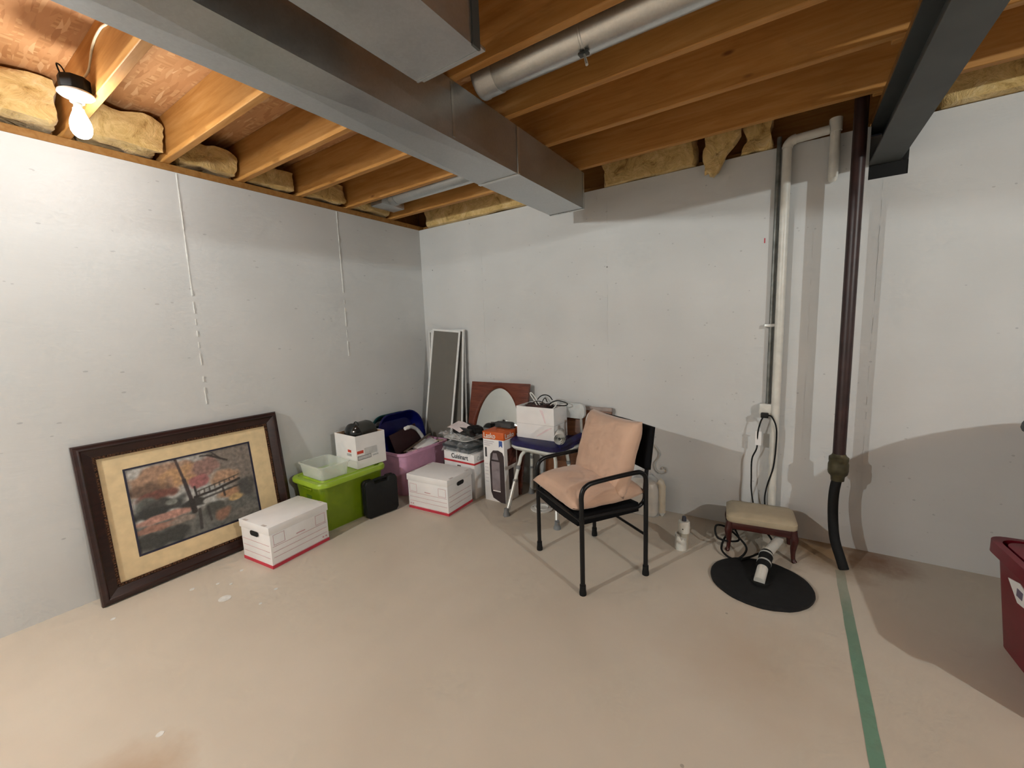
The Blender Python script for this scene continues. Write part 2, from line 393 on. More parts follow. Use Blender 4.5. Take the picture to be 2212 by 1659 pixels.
# insulation batts, one for each joist bay of the left wall, then the strip over the back wall
LB = ['second bay from the corner', 'third bay from the corner', 'fourth bay from the corner', 'second bay right of the bulb', 'just right of the bulb', 'just left of the bulb']
for i in range(6):
    y1, y0 = JY[i] - .021, JY[i + 1] + .021
    depth = (.06, .05, .05, .07, .13, .15)[i]
    b = lumpy(-.15, depth, y0, y1, JZ0 + .004, JZ0 + (.17, .17, .16, .17, .20, .225)[i], .035, 8.5, i + 1)
    b.v = [(x if x > -.1 else -.15, min(max(y, y0), y1), min(max(z, JZ0 + .001), JZ1 - .001)) for x, y, z in b.v]
    tag(b.build('insulation_batt', M_ins), 'yellow fibreglass batt atop the left wall, ' + LB[i], 'insulation', 'insulation batts in the joist bays of the left wall')
def backbatt(x0, x1, y0, y1, z0, z1, seed, label, amp=.03):
    b = lumpy(x0, x1, y0, y1, z0, z1, amp, 7, seed); b.v = [(x, min(y, .15) if z > JZ0 + .004 else min(y, .052), max(z, H + .001)) for x, y, z in b.v]
    return tag(b.build('insulation_batt', M_ins), label, 'insulation', 'insulation along the top of the back wall')
backbatt(.06, 1.60, -.05, .14, 2.395, 2.62, 11, 'long yellow insulation strip on the back wall between the corner and the big duct')
backbatt(1.90, 2.58, -.04, .14, 2.395, 2.62, 12, 'stained insulation strip on the back wall just right of the big duct end')
backbatt(2.80, 2.99, -.02, .14, 2.395, 2.60, 13, 'ragged insulation tuft on the back wall beside the grey conduit', .045)
backbatt(3.62, 5.6, -.06, .14, 2.395, 2.66, 15, 'thick insulation roll on the back wall right of the steel beam')
b = lumpy(-.10, .10, -.035, .035, -.15, .13, .035, 8, 21)
b.v = [(x * (1.1 if z > 0 else 1.0 + z * 4.2) + z * .30, y, z) for x, y, z in b.v]
o = tag(b.build('insulation_flap', M_ins), 'loose yellow insulation flap drooping over the back wall top', 'insulation'); o.location = (2.695, -.062, 2.44)

# ------------------------------------------------------------------ steel beam
g = thing('steel_beam', 'dark grey steel floor beam running from the back wall pocket', 'beam', (3.50, -3.2, 2.2))
MB().box(-.066, .066, -3.3, 3.34, 0, .012).build('bottom_flange', M_steel, g, smooth=False)
MB().box(-.004, .004, -3.3, 3.34, .012, .198).build('web', M_steel, g, smooth=False)
MB().box(-.066, .066, -3.3, 3.34, .198, .21).build('top_flange', M_steel, g, smooth=False)
MB().box(-.066, .066, -3.3, 3.2, .211, .239).build('nailer_plank', M_plate, g, smooth=False)
tag(MB().box(PX0 + .001, PX1 - .001, .004, .165, PZ, 2.199).build('shaded_bearing_block', M_dark, bevel=.003), 'bearing block under the beam end, coloured black for the wall pocket shade', 'block')  # black colour stands for the pocket's shade as well as its shims

# ------------------------------------------------------------------ ducts
def duct_section(name, x0, x1, y0, y1, z0, z1, parent, mat, brk=.007):
    b = MB(); xm, ym = (x0 + x1) / 2, (y0 + y1) / 2
    v = [(x0, y0, z0), (x1, y0, z0), (x1, y1, z0), (x0, y1, z0), (x0, y0, z1), (x1, y0, z1), (x1, y1, z1), (x0, y1, z1), (xm, ym, z0 - brk), (x1 + brk * .5, ym, (z0 + z1) / 2), (x0 - brk * .5, ym, (z0 + z1) / 2)]
    f = [(0, 8, 1), (1, 8, 2), (2, 8, 3), (3, 8, 0), (4, 5, 6, 7), (0, 1, 5, 4), (2, 3, 7, 6), (1, 2, 9), (2, 6, 9), (6, 5, 9), (5, 1, 9), (3, 0, 10), (0, 4, 10), (4, 7, 10), (7, 3, 10)]
    return b.add(v, f).build(name, mat, parent, smooth=False)
def cleat(x0, x1, y, z0, z1, parent, w=.012, p=.004):
    b = MB().box(x0 - p, x1 + p, y - w, y + w, z0 - p, z0).box(x1, x1 + p, y - w, y + w, z0, z1).box(x0 - p, x0, y - w, y + w, z0, z1)
    b.build('cleat', M_galv2, parent, bevel=.0015, seg=1)
DX0, DX1, DZ0, DZ1 = 1.628, 1.889, 2.2, 2.4385
g = thing('trunk_duct', 'long galvanised trunk duct ending in front of the back wall', 'duct', (0, 0, 0))
ys = [-.28, -1.12, -3.55, -4.9, -6.4]
for i in range(4):
    duct_section('section', DX0, DX1, ys[i + 1], ys[i], DZ0, DZ1, g, M_galv, .0 if i == 0 else .013)
for y in ys[1:-1]: cleat(DX0, DX1, y, DZ0, DZ1 - .004, g)
cleat(DX0, DX1, -.29, DZ0, DZ1 - .004, g, .010, .003)
MB().box(DX1 + .0005, DX1 + .004, -1.64, -1.625, DZ0 + .01, DZ1 - .01).build('side_seam', M_galv2, g, smooth=False)
g = thing('return_duct', 'shorter galvanised duct beside the trunk duct at the top', 'duct', (0, 0, 0))
RX0, RX1 = 2.07, 2.327
for a, c in ((-2.02, -3.2), (-3.2, -4.4), (-4.4, -6.4)): duct_section('section', RX0, RX1, c, a, DZ0, DZ1, g, M_galv, .006)
MB().box(RX0, RX1, -2.019, -1.985, DZ0 + .012, DZ0 + .02).box(RX0, RX1, -2.019, -2.012, DZ0 - .002, DZ0 + .02).build('end_flange', M_galv2, g, smooth=False)
MB().box(RX1 - .002, RX1 + .006, -2.05, -2.018, DZ0 - .003, DZ1 - .003).build('cleat', M_steel, g, smooth=False)
for y in (-3.2, -4.4): cleat(RX0, RX1, y, DZ0, DZ1 - .004, g)

g = thing('round_duct', 'round galvanised branch duct running right between two joists', 'duct', (0, -1.425, 2.523))
b = MB().lathe([(.076, 1.93), (.076, 2.40), (.078, 2.402), (.078, 2.41), (.076, 2.412), (.076, 3.36)], 28, 'x'); b.build('pipe', M_galv2, g)
b = MB().lathe([(.083, 1.895), (.083, 1.91), (.080, 1.915), (.080, 1.99), (.077, 1.995)], 28, 'x'); b.build('collar', M_galv, g)
lv = MB().box(2.385, 2.425, -.028, -.002, -.088, -.079).build('damper_bracket', M_steel, g, bevel=.002)
MB().tube([(2.405, -.015, -.083), (2.415, -.03, -.10), (2.43, -.045, -.145)], [.004, .005, .006], 8).build('damper_lever', M_alu, lv)
g = thing('round_duct', 'short round galvanised duct in a bay near the corner', 'duct', (0, -.575, 2.525))
MB().lathe([(.066, .34), (.066, 1.60)], 24, 'x').build('pipe', M_galv2, g)
MB().lathe([(.070, .30), (.070, .36)], 24, 'x').build('collar', M_galv, g)
MB().box(.16, .30, -.12, .12, -.075, .08).build('register_boot', M_galv, g, bevel=.004)

# ------------------------------------------------------------------ bare-bulb lampholders
def lampholder(label, loc, key, wire=True):
    g = thing('bulb_lampholder', label, 'lamp', loc, 0, 'bare bulb lampholders on the joists')
    oc = lambda r: [(r * math.cos(PI / 8 + PI / 4 * k), r * math.sin(PI / 8 + PI / 4 * k)) for k in range(8)]
    MB().prism(oc(.051), .012, .062).build('junction_box', M_blackp, g, bevel=.003)
    MB().lathe([(.001, .010), (.048, .010), (.057, .004), (.058, -.002), (.052, -.008), (.030, -.013), (.024, -.016), (.023, -.032), (.019, -.034), (.001, -.034)], 32).build('porcelain_base', M_white, g)
    MB().lathe([(.014, -.028), (.015, -.05), (.018, -.056)], 20).build('screw_shell', M_alu, g)
    prof = [(.016, -.052), (.019, -.066), (.026, -.085), (.033, -.105), (.0355, -.125), (.034, -.143), (.028, -.158), (.018, -.168), (.006, -.172), (.001, -.172)]
    MB().lathe(prof, 20).build('bulb', mat_emit('lit_bulb_' + key, BULB_COL[key], 9.0), g)
    ld = bpy.data.lights.new('filament', 'POINT'); ld.energy = BULB_POWER[key]; ld.color = BULB_COL[key]; ld.shadow_soft_size = .03
    lo = bpy.data.objects.new('filament', ld); COL.objects.link(lo); lo.parent = g; lo.location = (0, 0, -.122)
    if wire:
        MB().tube(smoothpath([(-.045, -.01, .055), (-.075, -.02, .09), (-.07, -.03, .13), (-.045, -.02, .11), (-.03, -.01, .06)], 6), .003, 6).build('wire_loop', M_rubber, g)
    return g
LX, LY, LZ = .60, -2.514, 2.425
lampholder('lit bare bulb in a white lampholder at the upper left', (LX, LY, LZ), 'near')
lampholder('lit bare bulb far to the right behind the camera', (5.6, -2.883, LZ), 'right')
lampholder('added unseen fill bulb behind the camera near the left wall', (.85, -4.562, LZ), 'behind')  # unseen bulb added to spread even light over the room
o = MB().tube(smoothpath([(.575, -2.484, 2.50), (.60, -2.462, 2.545), (.70, -2.4635, 2.60), (.82, -2.4635, 2.615), (.97, -2.4635, 2.595), (1.4, -2.4635, 2.60), (2.2, -2.4635, 2.60)], 8), .0042, 8).build('electrical_cable', plain('cable_sheath', (.82, .74, .52, 1), .4))
tag(o, 'pale yellow electrical cable stapled along the joist above the bulb', 'cable')

# ------------------------------------------------------------------ pipes on the back wall
g = thing('drain_pipe', 'dark brown vertical drain pipe left of the steel beam', 'pipe', (3.37, -.2, 0))
M_pipe = plain('dark_painted_pipe', (.035, .014, .013, 1), .4, var=.2)
MB().tube([(0, 0, .60), (0, 0, 2.672)], .030, 18).build('upper_pipe', M_pipe, g)
MB().lathe([(.031, .475), (.033, .50), (.045, .515), (.048, .53), (.048, .57), (.044, .585), (.046, .59), (.046, .61), (.035, .62), (.031, .63)], 20).build('union_fitting', plain('corroded_brass', (.10, .085, .045, 1), .5, .5, var=.3), g)
MB().tube(smoothpath([(0, 0, .50), (-.012, -.005, .40), (-.012, -.02, .28), (.0, -.05, .15), (.03, -.085, .05), (.045, -.10, .002)], 8), .0245, 16).build('lower_hose', M_rubber, g)
g = thing('sump_discharge_pipe', 'white plastic riser pipe looping over beside the conduit', 'pipe', (0, .022, 0))
M_p = M_pvc
MB().tube([(3.055, -.07, .10), (3.058, -.07, 2.37)], .024, 16).build('riser', M_p, g)
MB().tube(arc((3.098, 2.37), .04, PI, PI / 2, 8, 'xz', -.07), .028, 16).build('elbow', M_p, g)
MB().tube([(3.095, -.07, 2.41), (3.25, -.07, 2.418)], .024, 16).build('cross_run', M_p, g)
MB().tube([(3.277, -.07, 2.468), (3.277, -.07, 2.40)], .03, 16).build('tee', M_p, g)
MB().tube([(3.277, -.07, 2.45), (3.277, -.07, 2.21), (3.277, -.06, 2.175), (3.277, -.034, 2.165)], .024, 16).build('drop', M_p, g)
MB().tube([(3.055, -.07, .13), (3.055, -.08, .10), (3.06, -.12, .09), (3.10, -.22, .11)], .024, 14).build('foot_bend', M_p, g)

g = thing('conduit', 'grey metal conduit dropping to the wall outlet', 'conduit', (3.012, -.02, 0))
MB().tube([(0, 0, .86), (0.004, 0, 2.45)], .012, 12).build('tube', plain('weathered_conduit', (.23, .235, .22, 1), .45, .6, var=.2), g)
MB().box(-.035, .022, -.014, .018, 1.345, 1.365).build('strap', M_alu, g, bevel=.003)
g = thing('wall_outlet', 'white surface outlet box at the foot of the conduit', 'outlet', (3.005, 0, .825))
MB().box(-.037, .037, -.052, 0, -.037, .037).build('box', M_white, g, bevel=.004)
MB().box(-.033, .033, -.056, -.0525, -.033, .033).build('cover_plate', M_pvc, g, bevel=.002)
g = thing('power_cord', 'black power cord hanging from the outlet down behind the footstool', 'cord', (3.0, -.085, .8))
MB().box(-.02, .022, -.012, .018, -.02, .012).build('plug', M_blackp, g, bevel=.005)
MB().tube(smoothpath([(-.005, -.002, -.01), (-.02, -.005, -.05), (-.032, .0, -.12), (-.035, .01, -.22), (-.06, .02, -.30), (-.06, .02, -.42), (-.055, .01, -.52), (-.03, .0, -.66)], 6), .0045, 8).build('cable', M_rubber, g)
MB().tube(smoothpath([(.012, -.002, .0), (.04, -.005, -.01), (.066, .0, -.08), (.068, .005, -.20), (.058, .01, -.34), (.03, .01, -.46), (.02, .0, -.56), (.04, .0, -.68)], 6), .0045, 8).build('cable', M_rubber, g)
MB().box(-.045, -.012, .0, .0012, -.20, -.11).build('paper_tag', M_card, g, smooth=False)

# ------------------------------------------------------------------ framed picture leaning on the left wall
PW, PH, PT = 1.046, .868, .034
yv = Vector((-.128, 0, .9918)); xv = Vector((0, 1, 0)); zv = xv.cross(yv)
pm = Matrix(((xv.x, yv.x, zv.x, .113), (xv.y, yv.y, zv.y, -2.624), (xv.z, yv.z, zv.z, .0), (0, 0, 0, 1)))
g = thing('framed_picture', 'large dark wood framed landscape picture leaning on the left wall', 'picture', matrix=pm)
M_fr = mat_wood('espresso_frame', (.016, .006, .005, 1), (.04, .014, .011, 1), .28)
M_bead = plain('bronze_beading', (.11, .045, .02, 1), .4, .5, var=.5, scale=90)
prof = [(0, 0), (0, .022), (.006, .033), (.018, .037), (.028, .036), (.034, .030), (.050, .026), (.064, .021), (.072, .019), (.072, 0)]   # (inward, out)
def rail(side):
    ring0, ring1 = [], []
    for i, z in prof:
        if side == 'b': p, q = (i, i, z), (PW - i, i, z)
        if side == 't': p, q = (i, PH - i, z), (PW - i, PH - i, z)
        if side == 'l': p, q = (i, i, z), (i, PH - i, z)
        if side == 'r': p, q = (PW - i, i, z), (PW - i, PH - i, z)
        ring0.append(p); ring1.append(q)
    return MB().loft([ring0, ring1]).build('frame_rail', M_fr, g, angle=25)
for sd in 'btlr': rail(sd)
i0, i1 = .0722, .088
beads = MB()
for k in range(64):
    x = i0 + .008 + (PW - 2 * i0 - .016) * k / 63
    for yy in (i0 + .008, PH - i0 - .008): beads.lathe([(.001, .015), (.0065, .017), (.0055, .021), (.001, .023)], 6, 'z', (x, yy, 0))
for k in range(50):
    y = i0 + .02 + (PH - 2 * i0 - .04) * k / 49
    for xx in (i0 + .008, PW - i0 - .008): beads.lathe([(.001, .015), (.0065, .017), (.0055, .021), (.001, .023)], 6, 'z', (xx, y, 0))
beads.build('beaded_lip', M_bead, g)['kind'] = 'stuff'
def frame_ring(o0, o1, z0, z1, name, mat, bev=0):
    (ax0, ax1, ay0, ay1), (bx0, bx1, by0, by1) = o0, o1
    b = MB().box(ax0, ax1, ay0, by0, z0, z1).box(ax0, ax1, by1, ay1, z0, z1).box(ax0, bx0, by0, by1, z0, z1).box(bx1, ax1, by0, by1, z0, z1)
    return b.build(name, mat, g, smooth=False)
frame_ring((i0, PW - i0, i0, PH - i0), (i1, PW - i1, i1, PH - i1), .004, .016, 'lip', M_bead)
AX0, AX1, AY0, AY1 = .185, .845, .190, .695
M_mat = plain('tan_mat_board', (.78, .60, .35, 1), .8, var=.05, scale=20)
frame_ring((i1 - .004, PW - i1 + .004, i1 - .004, PH - i1 + .004), (AX0, AX1, AY0, AY1), .003, .008, 'mat_board', M_mat)
frame_ring((AX0 - .001, AX1 + .001, AY0 - .001, AY1 + .001), (AX0 + .009, AX1 - .009, AY0 + .009, AY1 - .009), .0035, .0085, 'inner_fillet', plain('navy_fillet', (.02, .018, .04, 1), .4))
MB().box(.02, PW - .02, .02, PH - .02, 0, .0025).build('backing', M_kraft, g, smooth=False)
def paint(s, t):
    n = lambda f, k=0: noise.noise((s * f * 1.3, t * f, k)); m = lambda a, b, f: tuple(x + (y - x) * max(0, min(1, f)) for x, y in zip(a, b))
    bl = lambda cx, cy, rx, ry, k=0, e=.45: max(0, min(1, (1 - math.hypot((s - cx) / rx, (t - cy) / ry) + e * n(9, k)) * 3))
    c = m((168, 170, 165), (190, 185, 178), t)
    c = m(c, (132, 118, 106), max(0, min(1, (s - .60 + .25 * (t - .5) + .1 * n(5, 1)) * 5)))          # grey tree haze right
    c = m(c, (178, 130, 96), bl(.26, .80, .30, .20, 2)); c = m(c, (120, 84, 62), bl(.14, .70, .16, .10, 3)); c = m(c, (205, 148, 92), bl(.44, .78, .22, .16, 4))
    c = m(c, (158, 112, 100), bl(.58, .82, .18, .12, 5)); c = m(c, (128, 62, 48), bl(.17, .62, .18, .07, 6)); c = m(c, (176, 92, 92), bl(.52, .66, .10, .09, 7))
    c = m(c, (190, 140, 102), bl(.74, .63, .16, .10, 8)); c = m(c, (92, 96, 90), bl(.10, .55, .10, .10, 9))
    c = m(c, (58, 60, 58), bl(.20, .48, .26, .10, 10)); c = m(c, (36, 40, 40), bl(.12, .42, .16, .09, 11)); c = m(c, (120, 126, 118), bl(.28, .50, .05, .04, 12))
    c = m(c, (44, 44, 42), bl(.45, .40, .12, .07, 13))
    if t < .36 + .06 * n(4, 20): 
        w = m((112, 110, 102), (90, 92, 88), .5 + .9 * n(14, 14)); c = m(c, w, (.36 - t) * 14)
    c = m(c, (196, 132, 112), bl(.20, .34, .26, .055, 15, .3)); c = m(c, (168, 110, 88), bl(.14, .24, .22, .05, 16)); c = m(c, (150, 128, 112), bl(.34, .25, .16, .05, 17))
    c = m(c, (184, 128, 84), bl(.78, .40, .15, .07, 18)); c = m(c, (202, 158, 92), bl(.80, .32, .10, .05, 19)); c = m(c, (176, 176, 170), bl(.55, .38, .04, .035, 21, .2))
    c = m(c, (46, 50, 48), bl(.16, .10, .30, .11, 22)); c = m(c, (70, 72, 66), bl(.60, .26, .12, .10, 23)); c = m(c, (156, 104, 78), bl(.66, .16, .10, .08, 24)); c = m(c, (74, 72, 70), bl(.92, .42, .10, .14, 25, .3))
    c = m(c, (120, 116, 108), bl(.90, .10, .2, .10, 26))
    def ln(x0, y0, x1, y1, wd, col, f=1):
        nonlocal c
        dx, dy = x1 - x0, y1 - y0; q = max(0, min(1, ((s - x0) * dx + (t - y0) * dy) / (dx * dx + dy * dy))); d = math.hypot(s - x0 - q * dx, (t - y0 - q * dy) * .77)
        c = m(c, col, f * max(0, min(1, (wd - d + .006) / .006)))
    D = (34, 26, 26)
    ln(.36, 1, .40, .72, .008, (70, 50, 48)); ln(.40, .72, .43, .44, .013, (52, 38, 42)); ln(.43, .44, .44, .30, .02, D); ln(.47, .60, .48, .46, .006, D)
    ln(.62, .96, .78, .84, .006, D, .9); ln(.56, .97, .66, .95, .004, D, .8); ln(.66, .98, .72, .89, .004, D, .8)
    ln(.46, .47, .64, .49, .008, D); ln(.64, .49, .86, .55, .009, D); ln(.48, .53, .86, .61, .004, (70, 60, 52), .8)
    for k in range(8): x = .50 + .045 * k; ln(x, .47 + .017 * k * .9, x, .535 + .009 * k, .003, (60, 50, 44), .8)
    ln(.52, .42, .86, .47, .006, (52, 46, 44), .8); ln(.70, .51, .71, .38, .006, D, .8); ln(.48, .30, .47, .06, .010, D, .7); ln(.55, .30, .56, .12, .007, D, .6)
    ln(.93, .95, .95, .50, .010, (110, 100, 94), .5); ln(.84, .90, .90, .55, .006, (112, 104, 98), .4)
    g_ = 1 + .22 * n(26, 30) + .12 * n(60, 31)
    gr = sum(c) / 3; c = [gr + (x - gr) * .72 for x in c]
    return [lin(max(0, min(255, x * 1.0 * g_))) for x in c] + [1.0]
nu, nv = 150, 112
b = MB().grid(lambda u, v: (AX0 + .008 + (AX1 - AX0 - .016) * u, AY0 + .008 + (AY1 - AY0 - .016) * v, .004), nu, nv)
art = b.build('landscape_print', mat_attr('landscape_print'), g, smooth=False)
ca = art.data.color_attributes.new('paint', 'FLOAT_COLOR', 'POINT')
buf = []
for j in range(nv + 1):
    for i in range(nu + 1): buf += paint(i / nu, j / nv)
ca.data.foreach_set('color', buf)

# ------------------------------------------------------------------ cardboard file boxes
def filebox(label, loc, rz, L, W, Hh):
    g = thing('file_box', label, 'box', loc, rz, 'white file storage boxes with red bands')
    MB().box(-W / 2, W / 2, -L / 2, L / 2, 0, Hh - .004).build('body', M_card, g, bevel=.002)
    lh = .05
    MB().box(-W / 2 - .006, W / 2 + .006, -L / 2 - .006, L / 2 + .006, Hh - lh, Hh).build('lid', M_card, g, bevel=.003)
    e = .0015
    bd = MB().box(-W / 2 - e, W / 2 + e, -L / 2 - e, L / 2 + e, .003, .024); bd.build('red_band', M_red, g, smooth=False)
    for sy in (-1, 1):
        yy = sy * (L / 2 + .0062)
        MB().prism([(a, z + Hh - .066) for a, z in rrect(.042, .016, .0155, 5)], yy - .0015, yy + .0015, 'xz').build('hand_hole_shade', M_dark, g)  # black slab in place of the shade inside the hand hole
        y1 = sy * (L / 2 + .0006)
        for z in (.065, .105, .145): MB().box(-W / 2 + .015, W / 2 - .015, y1 - .0008, y1 + .0008, z, z + .0022).build('printed_line', M_pinkline, g, smooth=False)
        for sx in (-1, 1):
            MB().box(sx * (W / 2 - .055) - .02, sx * (W / 2 - .055) + .02, -L / 2 - .004 if sy < 0 else L / 2 - .012, -L / 2 + .012 if sy < 0 else L / 2 + .004, Hh, Hh + .0015).build('lid_tab', M_tab, g, smooth=False)
    for sx in (-1, 1):
        x1 = sx * (W / 2 + .0006)
        for z in (.068, .102, .136, .0265): MB().box(x1 - .0008, x1 + .0008, -L / 2 + .012, L / 2 - .012, z, z + .0022).build('printed_line', M_pinkline, g, smooth=False)
        for sy in (-1, 1):
            c = sy * (L / 2 - .055); f = MB()
            z0, z1 = .146, min(.21, Hh - lh - .004)
            f.box(x1 - .0008, x1 + .0008, c - .036, c + .036, z0, z0 + .0022).box(x1 - .0008, x1 + .0008, c - .036, c + .036, z1 - .002, z1)
            f.box(x1 - .0008, x1 + .0008, c - .036, c - .034, z0, z1).box(x1 - .0008, x1 + .0008, c + .034, c + .036, z0, z1); f.build('printed_frame', M_pinkline, g, smooth=False)
        MB().box(x1 - .0008, x1 + .0008, -.03, .03, .152, .158).build('printed_word', M_pinkline, g, smooth=False)
        for k in (0, 1): MB().box(x1 - .0008, x1 + .0008, L / 2 - .05 + k * .022, L / 2 - .038 + k * .022, .04, .05).build('printed_mark', M_pinkline, g, smooth=False)
    return g
def boxcentre(near, deg, w, d):
    a = math.radians(deg); ca, sa = math.cos(a), math.sin(a)
    return near[0] - w / 2 * ca - d / 2 * sa, near[1] - w / 2 * sa + d / 2 * ca, a
x, y, a = boxcentre((.567, -1.959), 4.8, .305, .40)
filebox('closed white file box in front of the framed picture', (x, y, 0), a, .395, .305, .268)
x, y, a = boxcentre((1.019, -.887), 3.7, .405, .316)
filebox('closed white file box in front of the pink tub', (x, y, 0), a + PI / 2, .40, .31, .285)

# ------------------------------------------------------------------ green tote with lid
def open_tub(hx, hy, h, taper, r, t=.004, rim=.012, rimh=.018, lo=0.0, n=6):
    b = MB(); R = []
    for z, k in ((0, taper), (h * .02, taper * .99 + .01), (h - rimh, .985), (h - rimh, 1 + rim / hx), (h, 1 + rim / hx), (h, .985 - t / hx)):
        R.append(ring(hx * k, hy * (1 - (1 - k) * hx / hy), r * min(k, 1), z + lo, n))
    R.append(ring(hx * taper - t, hy * (1 - (1 - taper) * hx / hy) - t, r * taper - t * .5, t + lo, n))
    return b.loft(R)
g = thing('storage_tote', 'lime green storage tote with a matching lid behind the black case', 'tote', (.262, -1.262, 0), math.radians(-1))
M_green = plain('lime_plastic', (.17, .25, .004, 1), .38, var=.04, bump=.03); M_greenl = plain('lime_lid', (.30, .45, .03, 1), .36, var=.04, bump=.03)
open_tub(.185, .268, .345, .84, .05).build('body', M_green, g)
R = [ring(.203, .285, .07, .335), ring(.209, .291, .075, .338), ring(.210, .292, .075, .358), ring(.203, .285, .07, .369), ring(.178, .260, .06, .370), ring(.172, .254, .055, .362), ring(.155, .235, .05, .360), ring(.150, .230, .05, .370), ring(.02, .03, .01, .371)]
MB().loft(R).build('lid', M_greenl, g)
for sy in (-1, 1):
    MB().lathe([(.001, 0), (.042, 0), (.036, .006), (.001, .008)] if False else [(.001, -.004), (.040, -.004), (.036, .004), (.001, .004)], 20, 'y', (0, sy * .2555, .262)).build('handle_recess', plain('lime_dark', (.09, .17, .01, 1), .5), g)
    MB().box(-.06, .06, min(sy * .25, sy * .275), max(sy * .25, sy * .275), .30, .318).build('handle', M_green, g, bevel=.006)
# ------------------------------------------------------------------ clear bin on the tote lid
g = thing('clear_bin', 'small clear plastic bin on the green tote lid', 'bin', (.262, -1.385, .3725), math.radians(-2))
M_clear = mat_clear('frosted_plastic', (.82, .86, .76, 1), .20)
open_tub(.155, .118, .098, .90, .03, .003, .006, .006).build('body', M_clear, g)

# ------------------------------------------------------------------ open copy-paper carton
x, y, a = boxcentre((.404, -1.205), -3.1, .285, .262)
cz = .3735
g = thing('paper_carton', 'open white paper carton standing on the green tote lid', 'carton', (x, y, cz), a)
cw, cd, ch, ct = .285, .262, .255, .004
def open_box(w, d, h, t): return MB().box(-w / 2, w / 2, -d / 2, -d / 2 + t, 0, h).box(-w / 2, w / 2, d / 2 - t, d / 2, 0, h).box(-w / 2, -w / 2 + t, -d / 2 + t, d / 2 - t, 0, h).box(w / 2 - t, w / 2, -d / 2 + t, d / 2 - t, 0, h).box(-w / 2 + t, w / 2 - t, -d / 2 + t, d / 2 - t, 0, t)
open_box(cw, cd, ch, ct).build('body', M_card, g, smooth=False)
b = MB(); e = .0006
b.box(-cw / 2 + ct, cw / 2 - ct, -cd / 2 + ct, -cd / 2 + ct + e, .01, ch - .002).box(-cw / 2 + ct, cw / 2 - ct, cd / 2 - ct - e, cd / 2 - ct, .01, ch - .002).box(-cw / 2 + ct, -cw / 2 + ct + e, -cd / 2 + ct, cd / 2 - ct, .01, ch - .002).box(cw / 2 - ct - e, cw / 2 - ct, -cd / 2 + ct, cd / 2 - ct, .01, ch - .002)
b.build('brown_lining', M_kraft, g, smooth=False)
fx = cw / 2 + .0006; fy = -cd / 2 - .0006
M_greyprint = plain('grey_print', (.50, .50, .50, 1), .6); M_ink = plain('ink_print', (.05, .05, .055, 1), .6)
M_redlab = plain('orange_red_print', (.62, .06, .03, 1), .5)
MB().box(fx - .0008, fx + .0008, -.125, -.070, .115, .138).build('red_label', M_redlab, g, smooth=False)
MB().box(fx - .0008, fx + .0008, -.062, .050, .095, .150).build('grey_label', M_greyprint if False else plain('pale_grey_print', (.62, .62, .61, 1), .6), g, smooth=False)
b = MB().box(fx - .0008, fx + .0008, -.122, -.006, .066, .069).box(fx - .0008, fx + .0008, -.122, -.006, .094, .097).box(fx - .0008, fx + .0008, -.122, -.119, .066, .097).box(fx - .0008, fx + .0008, -.009, -.006, .066, .097); b.build('barcode_frame', M_ink, g, smooth=False)
b = MB()
for k in range(14): b.box(fx - .0007, fx + .0007, -.112 + k * .007, -.1085 + k * .007, .070, .093)
b.build('barcode', M_greyprint, g, smooth=False)
b = MB()
for k in range(5): b.box(fx - .0007, fx + .0007, .008 + k * .011, .016 + k * .011, .073, .084)
b.build('printed_word', M_greyprint, g, smooth=False)
MB().box(.030, .075, fy - .0008, fy + .0008, .122, .142).build('red_label', M_redlab, g, smooth=False)
MB().box(.015, .075, fy - .0008, fy + .0008, .092, .112).build('grey_label', M_greyprint, g, smooth=False)
g2 = thing('stock_pot', 'glossy black pot with a loop handle lying in the paper carton', 'pot', (x - .005, y, cz + .236), math.radians(8))
M_pot = plain('black_enamel', (.012, .012, .012, 1), .12, var=.1, bump=.01)
MB().lathe([(.001, .118), (.06, .118), (.085, .108), (.092, .09), (.092, -.05), (.094, -.052), (.094, -.06), (.001, -.06)], 32, 'y').build('body', plain('dark_enamel_side', (.03, .028, .022, 1), .3, var=.1, bump=.01), g2)
MB().lathe([(.001, -.115), (.03, -.110), (.06, -.096), (.082, -.078), (.094, -.064), (.094, -.0605), (.001, -.0605)], 32, 'y').build('lid', M_pot, g2)
MB().tube(arc((.04, .088), .022, -.3, PI + .3, 12, 'xz', -.062), .004, 8).build('loop_handle', M_pot, g2)

# ------------------------------------------------------------------ black hard case
a = math.radians(-9)
g = thing('tool_case', 'black plastic tool case standing against the green tote', 'case', (.522 - .035 * math.cos(a) - .135 * math.sin(a) * 1, -1.236 - .035 * math.sin(a) + .135 * math.cos(a), 0), a)
def notch(k):
    o_ = [(p_, q_) for p_, q_ in [(-.135, .03), (-.115, .004), (.115, .004), (.135, .03), (.135, .27), (.12, .295), (.062, .297), (.055, .265), (-.055, .265), (-.062, .297), (-.12, .295), (-.135, .27)]]
    return [(p_ * k, .15 + (q_ - .15) * k) for p_, q_ in o_]
MB().prism(notch(1), -.034, -.002, 'yz').build('half_shell', M_blackp, g, bevel=.007)
MB().prism(notch(1), .002, .034, 'yz').build('half_shell', M_blackp, g, bevel=.007)
MB().prism(notch(.965), -.004, .004, 'yz').build('gasket', M_rubber, g)
MB().tube([(0, -.066, .284), (0, 0, .288), (0, .066, .284)], .011, 10).build('handle', M_rubber, g)

